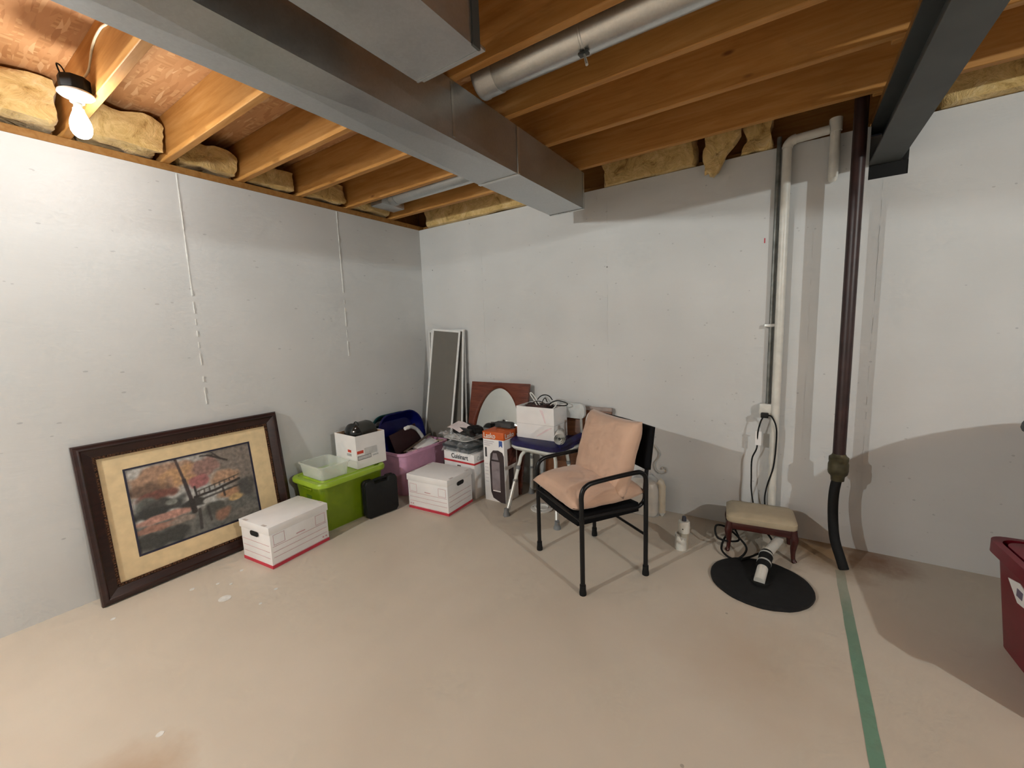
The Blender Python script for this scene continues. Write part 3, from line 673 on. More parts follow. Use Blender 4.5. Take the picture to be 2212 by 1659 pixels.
# ------------------------------------------------------------------ pink tub and its contents
g = thing('pink_tub', 'open pink plastic tub in the corner filled with household odds', 'tub', (.252, -.525, 0), 0)
M_pink = plain('pink_plastic', (.80, .42, .60, 1), .35, var=.04, bump=.03)
open_tub(.198, .285, .385, .82, .06, .004, .010, .02).build('body', M_pink, g)
def dish(label, loc, tilt, mat, hx, hy, depth, yaw=0):
    g = thing('wash_basin', label, 'basin', (0, 0, 0))
    g.matrix_world = Matrix.Translation(loc) @ Matrix.Rotation(yaw, 4, 'Z') @ Matrix.Rotation(tilt, 4, 'Y')
    R = [ring(hx * .72, hy * .78, .10, 0, 8), ring(hx * .92, hy * .93, .14, depth * .6, 8), ring(hx * .96, hy * .96, .15, depth - .006, 8), ring(hx, hy, .155, depth - .004, 8), ring(hx, hy, .155, depth, 8), ring(hx * .95, hy * .95, .148, depth, 8), ring(hx * .90, hy * .91, .135, depth * .6, 8), ring(hx * .70, hy * .76, .095, .006, 8)]
    MB().loft(R).build('bowl', mat, g); return g
M_blue = plain('navy_plastic', (.004, .006, .085, 1), .22, var=.08, bump=.01); M_teal = plain('teal_plastic', (.004, .06, .06, 1), .3, var=.08, bump=.01)
dish('dark teal basin nested behind the navy basin in the pink tub', (.018, -.555, .455), math.radians(77), M_teal, .195, .255, .07)
dish('navy blue basin standing on edge in the pink tub', (.075, -.52, .455), math.radians(75), M_blue, .20, .262, .09)
o = MB().box(-.006, .006, -.17, .15, -.13, .11).build('maroon_board', plain('maroon_cloth', (.028, .004, .006, 1), .7), bevel=.003)
tag(o, 'dark maroon board standing in the pink tub before the navy basin', 'board'); o.matrix_world = Matrix.Translation((.235, -.55, .425)) @ Matrix.Rotation(math.radians(-14), 4, 'Y') @ Matrix.Rotation(math.radians(9), 4, 'X')
g = thing('hose_end', 'white curved vacuum hose end rising from the pink tub', 'hose', (.29, -.43, .36))
MB().tube(smoothpath([(.0, .03, .03), (-.01, .02, .08), (-.02, -.03, .15), (-.02, -.09, .185), (-.015, -.135, .19)], 8), .0165, 14).build('curved_tube', plain('hose_grey', (.55, .55, .54, 1), .35), g)
MB().tube([(-.015, -.13, .19), (-.012, -.175, .188)], [.019, .016], 14).build('cuff', M_white, g)
MB().tube([(.0, .03, .0), (0, .032, .045)], .021, 14).build('collar', M_white, g)
o = MB().box(-.012, .012, -.17, .17, -.006, .006).build('metal_bar', plain('bronze_bar', (.20, .15, .11, 1), .35, .6), bevel=.003)
tag(o, 'bronze metal bar lying across the pink tub', 'bar'); o.matrix_world = Matrix.Translation((.335, -.52, .405)) @ Matrix.Rotation(math.radians(16), 4, 'X')
o = MB().box(-.05, .05, -.12, .12, -.012, .012).build('white_panel', M_card, bevel=.003)
tag(o, 'white panel with a dark edge inside the pink tub', 'panel'); o.matrix_world = Matrix.Translation((.36, -.45, .375)) @ Matrix.Rotation(math.radians(6), 4, 'X') @ Matrix.Rotation(math.radians(18), 4, 'Y')
MB().box(.046, .054, -.125, .125, -.016, .010).build('dark_edge', M_blackp, o, smooth=False)
o = lumpy(-.06, .06, -.07, .07, -.05, .04, .02, 12, 31).build('folded_cloth', plain('beige_cloth', (.55, .42, .32, 1), .9)); o.location = (.385, -.315, .345)
tag(o, 'crumpled beige cloth at the right end of the pink tub', 'cloth')
o = MB()
for k in range(4): o.box(-.03 + .001 * k, .03, -.08 + .04 * k, -.045 + .04 * k, -.02, .02)
o = o.build('patterned_pouch', plain('pink_pattern', (.62, .45, .46, 1), .7, var=.3, scale=60), bevel=.004); o.location = (.385, -.60, .35)
tag(o, 'small patterned pouch near the front rim of the pink tub', 'pouch')

# ------------------------------------------------------------------ appliance carton with bagged items on top
def oriented(near, deg, w, d): 
    x, y, a = boxcentre(near, deg, w, d); return (x, y, 0), a
loc, a = oriented((.987, -.518), -2.0, .345, .22)
g = thing('coffee_maker_carton', 'white coffee maker carton with a red stripe behind the file box', 'carton', loc, a)
bw, bd_, bh = .345, .22, .375
MB().box(-bw / 2, bw / 2, -bd_ / 2, bd_ / 2, 0, bh).build('body', M_card, g, bevel=.002)
e = .001
MB().box(-bw / 2 - e, bw / 2 + e, -bd_ / 2 - e, bd_ / 2 + e, .287, .303).build('red_stripe', plain('bright_red_print', (.62, .04, .05, 1), .5), g, smooth=False)
text('Cuisinart', .056, M_ink, g, face_mtx((-.085, -bd_ / 2 - .0008, .322), (1, 0, 0), (0, 0, 1)), bold=.0012, sx=.92)
text('Cuisinart', .050, M_greyprint, g, face_mtx((bw / 2 + .0008, -.075, .318), (0, 1, 0), (0, 0, 1)), bold=.001, sx=.8)
b = MB(); yy = -bd_ / 2 - .0008
pts = arc((.0, .205), .05, .15, PI - .15, 12, 'xz', yy)
b.tube(pts, .005, 6); b.build('printed_pot', plain('brown_print', (.35, .24, .20, 1), .5), g)
MB().box(-.02, .02, yy - .0006, yy + .0006, .254, .266).build('printed_lid', M_ink, g, smooth=False)
M_bag = mat_clear('clear_film', (.80, .80, .80, 1), .10, .08)
# objects in bags, standing on the carton
g = thing('bagged_tray', 'dark grey tray wrapped in clear plastic on the coffee maker carton', 'tray', (.80, -.415, .376), math.radians(-6))
open_tub(.155, .10, .055, .9, .02).build('tray', plain('slate_plastic', (.045, .055, .06, 1), .4), g)
b = MB().grid(lambda u, v: ((u - .5) * .34 + .012 * noise.noise((u * 9, v * 9, 1)), (v - .5) * .24 + .012 * noise.noise((u * 9, v * 9, 4)), .075 + .02 * noise.noise((u * 7, v * 7, 2)) - .075 * max(0, max(abs(u - .5), abs(v - .5)) * 2 - .8) * 5), 30, 24)
b.build('plastic_wrap', M_bag, g)
g = thing('bagged_white_tray', 'white tray in crinkled clear plastic above the dark grey tray', 'tray', (.79, -.42, .465), math.radians(-8))
MB().loft([ring(.10, .06, .02, 0), ring(.15, .098, .03, .018), ring(.152, .10, .03, .024), ring(.135, .085, .03, .022), ring(.09, .05, .02, .008)]).build('tray', M_white, g)
b = MB().grid(lambda u, v: ((u - .5) * .37 + .02 * noise.noise((u * 11, v * 9, 1)), (v - .5) * .25 + .015 * noise.noise((u * 9, v * 9, 4)), .04 + .035 * noise.noise((u * 9, v * 9, 2)) + .02 * abs(u - .5) * 2), 34, 26)
b.build('plastic_wrap', M_bag, g)
g = thing('packaged_gadget', 'black gadget bag with a pale card label topping the carton pile', 'bag', (.84, -.41, .518), math.radians(-15))
lumpy(-.13, .15, -.085, .085, 0, .075, .02, 11, 41).build('black_bag', plain('black_film', (.02, .02, .02, 1), .25), g)
b = MB().grid(lambda u, v: (-.14 + .19 * u, -.115 + .12 * v, .056 + .035 * v - .012 * u * u + .006 * math.sin(u * 4)), 10, 8); b.build('card_label', plain('pale_pink_card', (.80, .70, .70, 1), .4), g)
lumpy(.06, .17, -.05, .05, .03, .085, .018, 13, 43).build('cable_bundle', M_rubber, g)
o = lumpy(-.095, .095, -.03, .03, 0, .05, .016, 14, 45).build('dark_bag', plain('charcoal_cloth', (.06, .06, .058, 1), .7)); o.location = (1.165, -.322, .583)
b_ = [v.co.z for v in o.data.vertices]; o.location.z -= min(b_)
tag(o, 'charcoal cloth bundle at the back of the tall heater carton top', 'bundle')

# ------------------------------------------------------------------ heater carton
loc, a = oriented((1.264, -.478), .3, .205, .19)
g = thing('heater_carton', 'tall white heater carton with an orange top beside the shower stool', 'carton', loc, a)
bw, bd_, bh = .205, .19, .582
MB().box(-bw / 2, bw / 2, -bd_ / 2, bd_ / 2, 0, bh - .062).build('body', M_card, g, bevel=.002)
M_or = plain('orange_print', (.62, .11, .015, 1), .45, var=.05)
MB().box(-bw / 2 - .001, bw / 2 + .001, -bd_ / 2 - .001, bd_ / 2 + .001, bh - .062, bh).build('orange_top', M_or, g, bevel=.002)
yy = -bd_ / 2 - .0018
text('Lasko', .060, M_white, g, face_mtx((-.095, yy, bh - .052), (1, 0, 0), (0, 0, 1)), bold=.001, sx=.85)
text('Lasko', .058, M_white, g, face_mtx((bw / 2 + .0018, -.078, bh - .052), (0, 1, 0), (0, 0, 1)), bold=.001, sx=.95)
text('Lasko', .030, plain('pale_orange', (.75, .35, .2, 1), .5), g, face_mtx((-.02, -.01, bh + .0005), (1, 0, 0), (0, 1, 0)))
yy = -bd_ / 2 - .0008
M_lil = plain('heater_side_print', (.045, .030, .032, 1), .4, var=.1); M_lil2 = plain('heater_grille_print', (.26, .22, .235, 1), .4, var=.1)
MB().prism([(-.045, .31), (-.032, .40), (-.005, .43), (.045, .435), (.085, .42), (.098, .39), (.1, .0), (.055, .0), (-.02, .03), (-.04, .08)], yy - .0008, yy + .0008, 'xz').build('printed_heater', M_lil, g, smooth=False)
MB().box(-.025, .055, yy - .0014, yy - .0009, .10, .34).build('printed_grille', M_lil2, g, smooth=False)
MB().prism([(-.02, .355), (-.005, .41), (.03, .41), (.045, .355)], yy - .0014, yy - .0009, 'xz').build('printed_controls', M_lil2, g, smooth=False)
MB().box(-.02, .055, yy - .0014, yy - .0009, .088, .098).build('printed_strip', M_card, g, smooth=False)
MB().prism([(.055, .515), (.088, .515), (.088, .462), (.0715, .475), (.055, .462)], yy - .0008, yy + .0008, 'xz').build('blue_badge', plain('blue_print', (.05, .10, .32, 1), .5), g, smooth=False)
MB().box(-.085, -.068, yy - .0008, yy + .0008, .37, .45).build('printed_remote', M_ink, g, smooth=False)
b = MB()
for k, wd in enumerate((.10, .085, .06)): b.box(-.092, -.092 + wd, yy - .0007, yy + .0007, .498 - k * .016, .505 - k * .016)
for k in range(6): b.box(-.092, -.06, yy - .0007, yy + .0007, .31 - k * .03, .314 - k * .03)
b.build('printed_words', plain('lilac_grey_print', (.60, .56, .60, 1), .6), g, smooth=False)
xx = bw / 2 + .0008
MB().box(xx - .0008, xx + .0008, -.05, .075, .30, .44).build('printed_room', plain('photo_print', (.12, .035, .025, 1), .5, var=.5, scale=25), g, smooth=False)
MB().box(xx - .0008, xx + .0008, -.04, .03, .10, .27).build('printed_heater', M_lil, g, smooth=False)

# ------------------------------------------------------------------ window screens in the corner
M_mesh = mat_clear('screen_mesh', (.19, .175, .15, 1), .72, .8); M_sf = plain('white_aluminium', (.78, .78, .76, 1), .4, var=.03)
def screen(label, x0, x1, bx0, ytop, ybot, ztop):
    yv_ = Vector((x0 - bx0, ytop - ybot, ztop)); hgt = yv_.length; yv_.normalize(); xv_ = Vector((1, 0, 0)); zv_ = xv_.cross(yv_).normalized(); xv_ = yv_.cross(zv_)
    m = Matrix(((xv_.x, yv_.x, zv_.x, bx0), (xv_.y, yv_.y, zv_.y, ybot), (xv_.z, yv_.z, zv_.z, 0), (0, 0, 0, 1)))
    g = thing('window_screen', label, 'screen', matrix=m, group='window screens stacked in the corner'); wd = x1 - x0; f = .019; th = .010
    MB().box(0, f, 0, hgt, 0, th).build('stile', M_sf, g, bevel=.0015, seg=1); MB().box(wd - f, wd, 0, hgt, 0, th).build('stile', M_sf, g, bevel=.0015, seg=1)
    MB().box(f, wd - f, 0, f, 0, th).build('rail', M_sf, g, bevel=.0015, seg=1); MB().box(f, wd - f, hgt - f, hgt, 0, th).build('rail', M_sf, g, bevel=.0015, seg=1)
    MB().box(f - .002, wd - f + .002, f - .002, hgt - f + .002, .003, .0045).build('mesh', M_mesh, g, smooth=False)
screen('front window screen in the corner, nearest the room', .182, .541, .055, -.075, -.225, 1.428)
screen('middle window screen in the corner, between two others', .135, .562, .10, -.052, -.150, 1.418)
screen('rearmost window screen in the corner, flat against the back wall', .078, .550, .075, -.028, -.075, 1.412)

# ------------------------------------------------------------------ oval mirror in a mahogany frame
mw, mh, mt = .625, .94, .028
lean = .205; yv_ = Vector((0, lean, .925)).normalized(); xv_ = Vector((1, 0, 0)); zv_ = xv_.cross(yv_)
m = Matrix(((xv_.x, yv_.x, zv_.x, .645), (xv_.y, yv_.y, zv_.y, -.252), (xv_.z, yv_.z, zv_.z, 0), (0, 0, 0, 1)))
g = thing('oval_mirror', 'oval mirror in a square mahogany frame leaning on the back wall', 'mirror', matrix=m)
N = 72; ex, ey, ecx, ecy = .246, .42, mw / 2, mh / 2
def rect_pt(a):
    cx_, sy_ = math.cos(a), math.sin(a); k = min((mw / 2) / max(abs(cx_), 1e-6), (mh / 2) / max(abs(sy_), 1e-6)); return ecx + k * cx_, ecy + k * sy_
angs = sorted([2 * PI * k / N for k in range(N)] + [math.atan2(sy_ * mh / 2, sx_ * mw / 2) % (2 * PI) for sx_ in (-1, 1) for sy_ in (-1, 1)])
E = lambda k, z: [(ecx + ex * k * math.cos(a), ecy + ey * k * math.sin(a), z) for a in angs]
Q = lambda z: [rect_pt(a) + (z,) for a in angs]
MB().loft([Q(0), Q(mt), E(1.07, mt), E(1.03, mt - .003), E(1.0, mt - .010), E(1.0, .004)], False, False).build('frame', M_mahog, g, angle=30)
t = NT('mirror_glass'); n_ = t.noise(t.coord('Object'), 2, 2); t.set(color=t.ramp(n_.outputs[0], [(.3, (.80, .83, .81, 1)), (.7, (.86, .88, .86, 1))]), metal=1.0, rough=.04)
MB().loft([E(1.01, .003), E(1.01, .006)]).build('mirror_glass', t.m, g)
MB().box(.01, mw - .01, .01, mh - .01, 0.0005, .0025).build('backing', M_kraft, g, smooth=False)

# ------------------------------------------------------------------ wooden panel behind the shower stool
lean = .10
m = Matrix(((1, 0, 0, 1.43), (0, .1335, -.991, -.125), (0, .991, .1335, 0), (0, 0, 0, 1)))
g = thing('wood_panel', 'brown wooden panel leaning on the wall behind the shower stool', 'panel', matrix=m)
M_pan = mat_wood('walnut_panel', (.13, .045, .018, 1), (.22, .085, .035, 1), .4)
MB().box(0, .56, 0, .745, 0, .02).build('board', M_pan, g, bevel=.003)
MB().box(-.004, .564, .735, .765, -.002, .028).build('top_rail', plain('grey_brown_edge', (.34, .27, .24, 1), .6), g, bevel=.004)  # grey-brown strip along the top edge of the panel

# ------------------------------------------------------------------ shower stool
sx0, sy0 = 1.515, -.262
g = thing('shower_stool', 'white shower stool with a navy pad and grey rubber feet', 'stool', (sx0, sy0, 0), math.radians(-7))
M_ss = plain('stool_plastic', (.70, .71, .66, 1), .4, var=.03)
MB().loft([ring(.20, .13, .08, .430, 8), ring(.240, .175, .10, .444, 8), ring(.252, .188, .11, .462, 8), ring(.245, .18, .105, .474, 8)]).build('seat', M_ss, g)
R = [ring(.235, .17, .10, .4745, 8), ring(.253, .188, .11, .480, 8), ring(.255, .19, .11, .515, 8), ring(.238, .173, .10, .524, 8)]
b = MB().loft(R); b.build('pad', plain('navy_pad', (.012, .010, .085, 1), .45, var=.15, scale=40), g)
MB().tube([(.232, -.14, .515), (.245, -.08, .525), (.25, .06, .542), (.245, .15, .548)], [.016, .024, .026, .02], 12).build('side_bolster', MATS['navy_pad'], g)
inv = Matrix.Rotation(math.radians(7), 4, 'Z') @ Matrix.Translation((-sx0, -sy0, 0))
def loc_(p): return tuple(inv @ Vector(p))
for (top, kn, foot) in (((1.44, -.34, .436), (1.40, -.425, .434), (1.386, -.650, 0)), ((1.64, -.36, .436), (1.70, -.435, .432), (1.815, -.650, 0)), ((1.38, -.20, .436), (1.35, -.19, .434), (1.325, -.185, 0)), ((1.62, -.20, .436), (1.665, -.19, .434), (1.735, -.185, 0))):
    T, K, Ft = Vector(loc_(top)), Vector(loc_(kn)), Vector(loc_(foot)); d = (Ft - K)
    pth = smoothpath([T, T.lerp(K, .7), K + d * .06, K + d * .16], 6)
    lg = MB().tube(list(pth) + [K + d * .46], .0135, 12).build('leg', M_ss, g)
    MB().tube([K + d * .22, K + d * .28], .017, 12).build('collar', M_grey, lg)
    MB().tube([K + d * .44, K + d * .93], .0155, 12).build('leg_extension', M_alu, lg)
    MB().tube([K + d * .44, K + d * .475], .0185, 12).build('collar', M_grey, lg)
    MB().lathe([(.017, .055), (.018, .03), (.025, .012), (.027, .0), (.001, .0)], 14, 'z', (Ft.x, Ft.y, 0)).build('rubber_foot', M_grey, lg)
for x_ in (-.12, .14): MB().tube([(x_, -.12, .428), (x_, .11, .428)], .011, 10).build('underframe', M_alu, g)
for x_ in (1.60, 1.755):
    MB().tube([loc_((x_ - .05, -.13, .436)), loc_((x_, -.075, .45)), loc_((x_, -.085, .50)), loc_((x_ + .0, -.095, .70))], .012, 10).build('back_post', M_alu, g)
lb = [loc_((x_, y_, z_)) for x_, y_, z_ in ()]
bk = MB().loft([[(x_, y_, z_) for x_, z_ in rrect(.135, .062, .045, 6)] for y_, z_ in ((-.018, 0),)] + [[(x_, .012, z_) for x_, z_ in rrect(.135, .062, .045, 6)]])
c_ = loc_((1.675, -.105, .735)); bk.v = [(x_ + c_[0], y_ + c_[1] + .10 * x_ * x_ * -3, z_ + c_[2]) for x_, y_, z_ in bk.v]
bk.build('backrest', plain('pale_grey_plastic', (.56, .58, .57, 1), .4), g, bevel=.004)
MB().tube([loc_((1.80, -.13, .49)), loc_((1.775, -.25, .478)), loc_((1.72, -.30, .45))], .014, 12).build('side_handle', M_alu, g)

# white carton of cables on the stool
wz = .526
loc, a = oriented((1.640, -.335), -1.1, .343, .215)
g = thing('cable_carton', 'open white carton of tangled cables on the shower stool', 'carton', (loc[0], loc[1], wz), a)
bw, bd_, bh = .343, .215, .255
open_box(bw, bd_, bh, .004).build('body', M_card, g, smooth=False)
MB().box(-bw / 2 - .0012, bw / 2 + .0012, -bd_ / 2 - .0012, bd_ / 2 + .0012, .116, .1175).build('lid_seam', M_greyprint, g, smooth=False)
M_pk = plain('pink_crayon', (.84, .69, .71, 1), .7)
yy = -bd_ / 2 - .0007
MB().prism([(.045, .235), (.075, .235), (.10, .135), (.09, .133), (.07, .19)], yy - .0006, yy + .0006, 'xz').build('crayon_mark', M_pk, g, smooth=False)
MB().prism([(.01, .025), (.02, .022), (.155, .10), (.14, .102), (.10, .085)], yy - .0006, yy + .0006, 'xz').build('crayon_mark', M_pk, g, smooth=False)
MB().box(-bw / 2 + .005, bw / 2 - .005, -bd_ / 2 + .005, bd_ / 2 - .005, .20, .215).build('lining', M_kraft, g, smooth=False)
def cord(label, pts, r, mat, n=8):
    o = MB().tube(smoothpath(pts, n), r, 8).build('cord', mat); return tag(o, label, 'cord', 'cords in the cable carton')
cx, cy, czz = loc[0], loc[1], wz + .225
def loop(c, rx, rz, tilt, n=14, lift=0, y0=0):
    return [(cx + c[0] + rx * math.cos(k / n * 2 * PI + .6), cy + c[1] + tilt * math.sin(k / n * 2 * PI) * rx, czz + max(-.0, c[2] + rz * math.sin(k / n * 2 * PI + .6))) for k in range(n)]
cord('black cord in the widest upright loop above the cable carton', loop((.03, .0, .035), .085, .075, .3), .0042, M_rubber, 4)
cord('thin dark cord in a narrow upright loop above the cable carton', loop((.045, -.03, .03), .030, .06, .6), .0035, M_rubber, 4)
cord('dark cord in a low coil at the carton centre', loop((.0, -.03, .02), .06, .05, -.5), .0035, plain('brown_cord', (.04, .025, .02, 1), .6), 4)
cord('black cord looping out over the right side of the carton', [(cx + .03, cy, czz), (cx + .09, cy + .01, czz + .055), (cx + .15, cy + .02, czz + .07), (cx + .215, cy + .03, czz + .05), (cx + .20, cy + .02, czz + .035), (cx + .14, cy + .0, czz + .035), (cx + .07, cy - .02, czz + .01)], .0042, M_rubber)
cord('white cord bent up at the left of the cable carton', [(cx - .015, cy - .02, czz), (cx - .05, cy, czz + .04), (cx - .105, cy + .02, czz + .095), (cx - .115, cy + .02, czz + .115), (cx - .10, cy + .02, czz + .118), (cx - .06, cy + .02, czz + .075), (cx - .01, cy + .01, czz + .01)], .0048, M_white)
cord('white cord draped over the right rim of the cable carton', [(cx + .04, cy + .02, czz + .01), (cx + .10, cy, czz + .045), (cx + .15, cy - .02, czz + .06), (cx + .145, cy - .05, czz + .03), (cx + .11, cy - .06, czz + .0)], .0045, M_white)
o = lumpy(-.14, .10, -.08, .07, -.005, .045, .025, 14, 51).build('cable_heap', plain('dark_red_heap', (.05, .014, .012, 1), .6, var=.6, scale=40)); o.location = (cx - .01, cy + .01, wz + .219)
tag(o, 'dark heap of adapters filling the cable carton', 'cables')
# rolled liner beside the carton
g = thing('paper_roll', 'white rolled shelf liner beside the cable carton', 'roll', (1.692, -.34, .53 + .046), 0)
sp = []
for k in range(90):
    a_ = k * .28; r_ = .012 + .0013 * k * .28; sp.append((r_ * math.cos(a_), r_ * math.sin(a_)))
b = MB()
vs, fs = [], []
for k, (p_, q_) in enumerate(sp): vs += [(p_, -.09, q_), (p_, .10, q_)]
fs = [(2 * k, 2 * k + 2, 2 * k + 3, 2 * k + 1) for k in range(len(sp) - 1)]
ro = b.add(vs, fs).build('rolled_sheet', M_white, g); md = ro.modifiers.new('thick', 'SOLIDIFY'); md.thickness = .0012
g.rotation_euler = (0, 0, math.radians(24))
# white arc-shaped handle beside the cushion
o = MB().tube(smoothpath([(1.965, -.36, .78), (1.935, -.35, .765), (1.915, -.34, .72), (1.912, -.33, .67), (1.925, -.33, .61), (1.95, -.33, .57), (1.97, -.33, .52), (1.96, -.33, .30), (1.95, -.33, .012)], 8), .011, 10).build('curved_handle', M_white)
tag(o, 'white curved cane handle rising behind the tan cushion', 'cane')

# ------------------------------------------------------------------ black tube armchair
CA = math.atan2(-.553, .833)
g = thing('armchair', 'black tubular steel armchair with tan cushions in the middle', 'chair', (2.171, -.920, 0), CA)
fw_, dp = .252, .205; tr = .0125
for s in (-1, 1):
    x_ = s * fw_
    lg = MB().tube([(x_, -dp, .03), (x_, -dp, .50)], tr, 14).build('leg', M_black, g)
    MB().lathe([(.016, .055), (.0165, .03), (.019, .012), (.0185, 0), (.001, 0)], 14, 'z', (x_, -dp, 0)).build('rubber_foot', M_rubber, lg)
    lg = MB().tube([(x_, dp, .03), (x_, dp, .48)], tr, 14).build('leg', M_black, g)
    MB().lathe([(.016, .055), (.0165, .03), (.019, .012), (.0185, 0), (.001, 0)], 14, 'z', (x_, dp, 0)).build('rubber_foot', M_rubber, lg)
    arm = [(x_, -dp, .49), (x_, -dp, .535), (x_, -dp + .012, .568), (x_, -dp + .04, .588), (x_, -dp + .08, .596), (x_, 0, .602), (x_, dp - .075, .604), (x_, dp - .035, .598), (x_, dp - .008, .575), (x_, dp, .54), (x_, dp, .47)]
    MB().tube(smoothpath(arm, 4), tr, 14).build('armrest', M_black, g)
    xi = s * (fw_ - .026)
    rail_ = [(xi, -dp, .405), (xi, 0, .40), (xi, dp - .06, .395), (xi, dp - .02, .40), (xi, dp + .012, .43), (xi, dp + .016, .50), (xi, dp + .03, .62), (xi, dp + .06, .83)]
    MB().tube(smoothpath(rail_, 5), tr * .9, 12).build('seat_rail', M_black, g)
    for z_ in (.455, .50): MB().tube([(xi, dp + .008, z_), (x_, dp, z_)], .005, 8).build('bolt', M_black, g)
MB().tube([(-fw_, -dp, .405), (fw_, -dp, .405)], tr, 14).build('front_bar', M_black, g)
MB().tube([(-fw_, dp, .235), (fw_, dp, .235)], .008, 10).build('stretcher', M_black, g)
def sling(u, v):
    return ((u - .5) * 2 * (fw_ - .022), -dp - .012 + (2 * dp - .02) * v, .396 - .022 * math.sin(PI * u) * (.4 + .6 * math.sin(PI * v)))
b = MB().grid(sling, 16, 14); so = b.build('seat', plain('black_fabric', (.005, .005, .006, 1), .9, spec=.15), g); md = so.modifiers.new('thick', 'SOLIDIFY'); md.thickness = .05; md.offset = 0
b = MB().grid(lambda u, v: ((u - .5) * 2 * (fw_ - .010), dp + .016 + .012 * math.sin(PI * u) + .030 + (.06 - .03) * v - .02, .60 + .235 * v), 14, 10)
so = b.build('backrest', MATS['black_fabric'], g); md = so.modifiers.new('thick', 'SOLIDIFY'); md.thickness = .028; md.offset = 0
def cushion(name, label, hx, hy, th, mtx, seed, flat=.0):
    N_ = 26
    def surf(sg):
        def fn(u, v):
            a_, c_ = u * 2 - 1, v * 2 - 1
            k = max(0, (1 - abs(a_) ** 3.6)) ** .45 * max(0, (1 - abs(c_) ** 3.6)) ** .45
            pinch = 1 - .05 * (1 - abs(c_) ** 2) * abs(a_) ** 4; pinch2 = 1 - .05 * (1 - abs(a_) ** 2) * abs(c_) ** 4
            x_, y_ = a_ * hx * pinch, c_ * hy * pinch2
            z_ = sg * th * k * (1 if sg > 0 else (1 - flat)) + .010 * k * noise.noise((a_ * 2.5 + seed, c_ * 2.5, sg)) + .004 * k * noise.noise((a_ * 7 + seed, c_ * 7, sg))
            return tuple(mtx @ Vector((x_, y_, z_)))
        return fn
    b = MB().grid(surf(1), N_, N_); b.grid(surf(-1), N_, N_)
    t = MATS.get('tan_suede')
    if not t:
        t_ = NT('tan_suede'); v = t_.coord('Object'); n1 = t_.noise(v, 7, 3)
        t_.set(color=t_.ramp(n1.outputs[0], [(.3, (.54, .355, .26, 1)), (.7, (.62, .415, .305, 1))]), rough=.9, sheen=.25, spec=.15, normal=t_.bump(n1.outputs[0], .1, .02)); t = MATS['tan_suede'] = t_.m
    return tag(b.build(name, t, merge=True, angle=80), label, 'cushion')
CM = Matrix.Translation((2.171, -.920, 0)) @ Matrix.Rotation(CA, 4, 'Z')
cushion('seat_cushion', 'tan suede cushion lying flat on the black armchair seat', .242, .228, .085, CM @ Matrix.Translation((0, -.015, .474)) @ Matrix.Rotation(math.radians(1), 4, 'X'), 3, .35)
cushion('back_cushion', 'tan suede cushion standing against the black armchair back', .240, .212, .075, CM @ Matrix.Translation((.012, .118, .672)) @ Matrix.Rotation(math.radians(90 - 17), 4, 'X') , 8)

# ------------------------------------------------------------------ small things on the floor by the back wall
g = thing('closet_flange', 'white plastic pipe flange ring lying on the floor under the stool', 'flange', (1.56, -.415, 0))
MB().lathe([(.045, .0), (.085, 0), (.088, .004), (.088, .010), (.078, .012), (.058, .012), (.052, .018), (.048, .018), (.046, .006)], 32).build('ring', M_white, g)
for k in range(4):
    a_ = k * PI / 2 + .4; MB().lathe([(.001, .0123), (.005, .0123), (.004, .0135), (.001, .0135)], 8, 'z', (.069 * math.cos(a_), .069 * math.sin(a_), 0)).build('screw_hole', M_dark, g)
g = thing('pipe_stub', 'broken white plastic pipe stub standing up from the slab', 'pipe', (2.612, -.475, 0))
MB().lathe([(.001, .10), (.034, .10), (.034, .165), (.030, .172), (.001, .172)], 20).build('cap', M_pvc, g)
MB().lathe([(.030, .0), (.030, .10)], 20).build('pipe', plain('dull_pvc', (.46, .41, .33, 1), .5), g)
MB().lathe([(.001, .1725), (.014, .1725), (.012, .20), (.001, .202)], 12).build('cleanout_plug', plain('slate_plug', (.05, .05, .07, 1), .5), g)
b = MB().lathe([(.034, .0), (.034, .07)], 20); b.v = [(x_ - .012, y_ - .03, z_ + (.03 * noise.noise((x_ * 60, y_ * 60, 1)) if z_ > .05 else 0) + (.02 if (x_ < 0 and z_ > .05) else 0)) for x_, y_, z_ in b.v]; b.build('broken_collar', M_pvc, g)
MB().lathe([(.001, -.0006), (.004, -.0006), (.003, .0006), (.001, .0006)], 8, 'y', (0, -.0345, .13)).build('hole', M_dark, g)
g = thing('bagged_humidifier', 'cream appliance in a clear bag against the wall behind the armchair', 'appliance', (2.25, -.10, 0))
M_cream = plain('cream_plastic', (.62, .54, .42, 1), .4, var=.05)
b = MB().loft([ring(.10, .055, .04, .0), ring(.112, .062, .045, .03), ring(.112, .062, .045, .20), ring(.09, .05, .04, .24)]); b.build('body', plain('milky_plastic', (.66, .60, .52, 1), .35), g)
MB().tube([(.135, -.0, .03), (.135, -.0, .225), (.128, 0, .25), (.11, 0, .262)], .026, 14).build('side_tube', M_cream, g)
MB().lathe([(.001, .0), (.010, .0), (.026, .03)], 14, 'z', (.135, 0, 0)).build('nozzle', M_white, g)
b = MB().loft([[(x_ + .006 * noise.noise((x_ * 30, y_ * 30, z_ * 20)), y_, z_) for x_, y_, z_ in ring(.118 + k, .068 + k * .5, .05, z_)] for k, z_ in ((0, .002), (.004, .10), (.002, .20), (-.02, .27), (-.05, .30))]); b.build('plastic_bag', M_bag, g)
o = MB().tube(smoothpath([(2.30, -.008, .50), (2.335, -.008, .455), (2.335, -.008, .41), (2.305, -.008, .36), (2.315, -.008, .31), (2.355, -.008, .288), (2.392, -.008, .305), (2.388, -.008, .335), (2.365, -.008, .335), (2.36, -.008, .318)], 6), .0045, 8).build('shadow_scroll', plain('pale_shadow_line', (.50, .47, .43, 1), .6))  # pale tube added on the wall to stand for a shadow mark
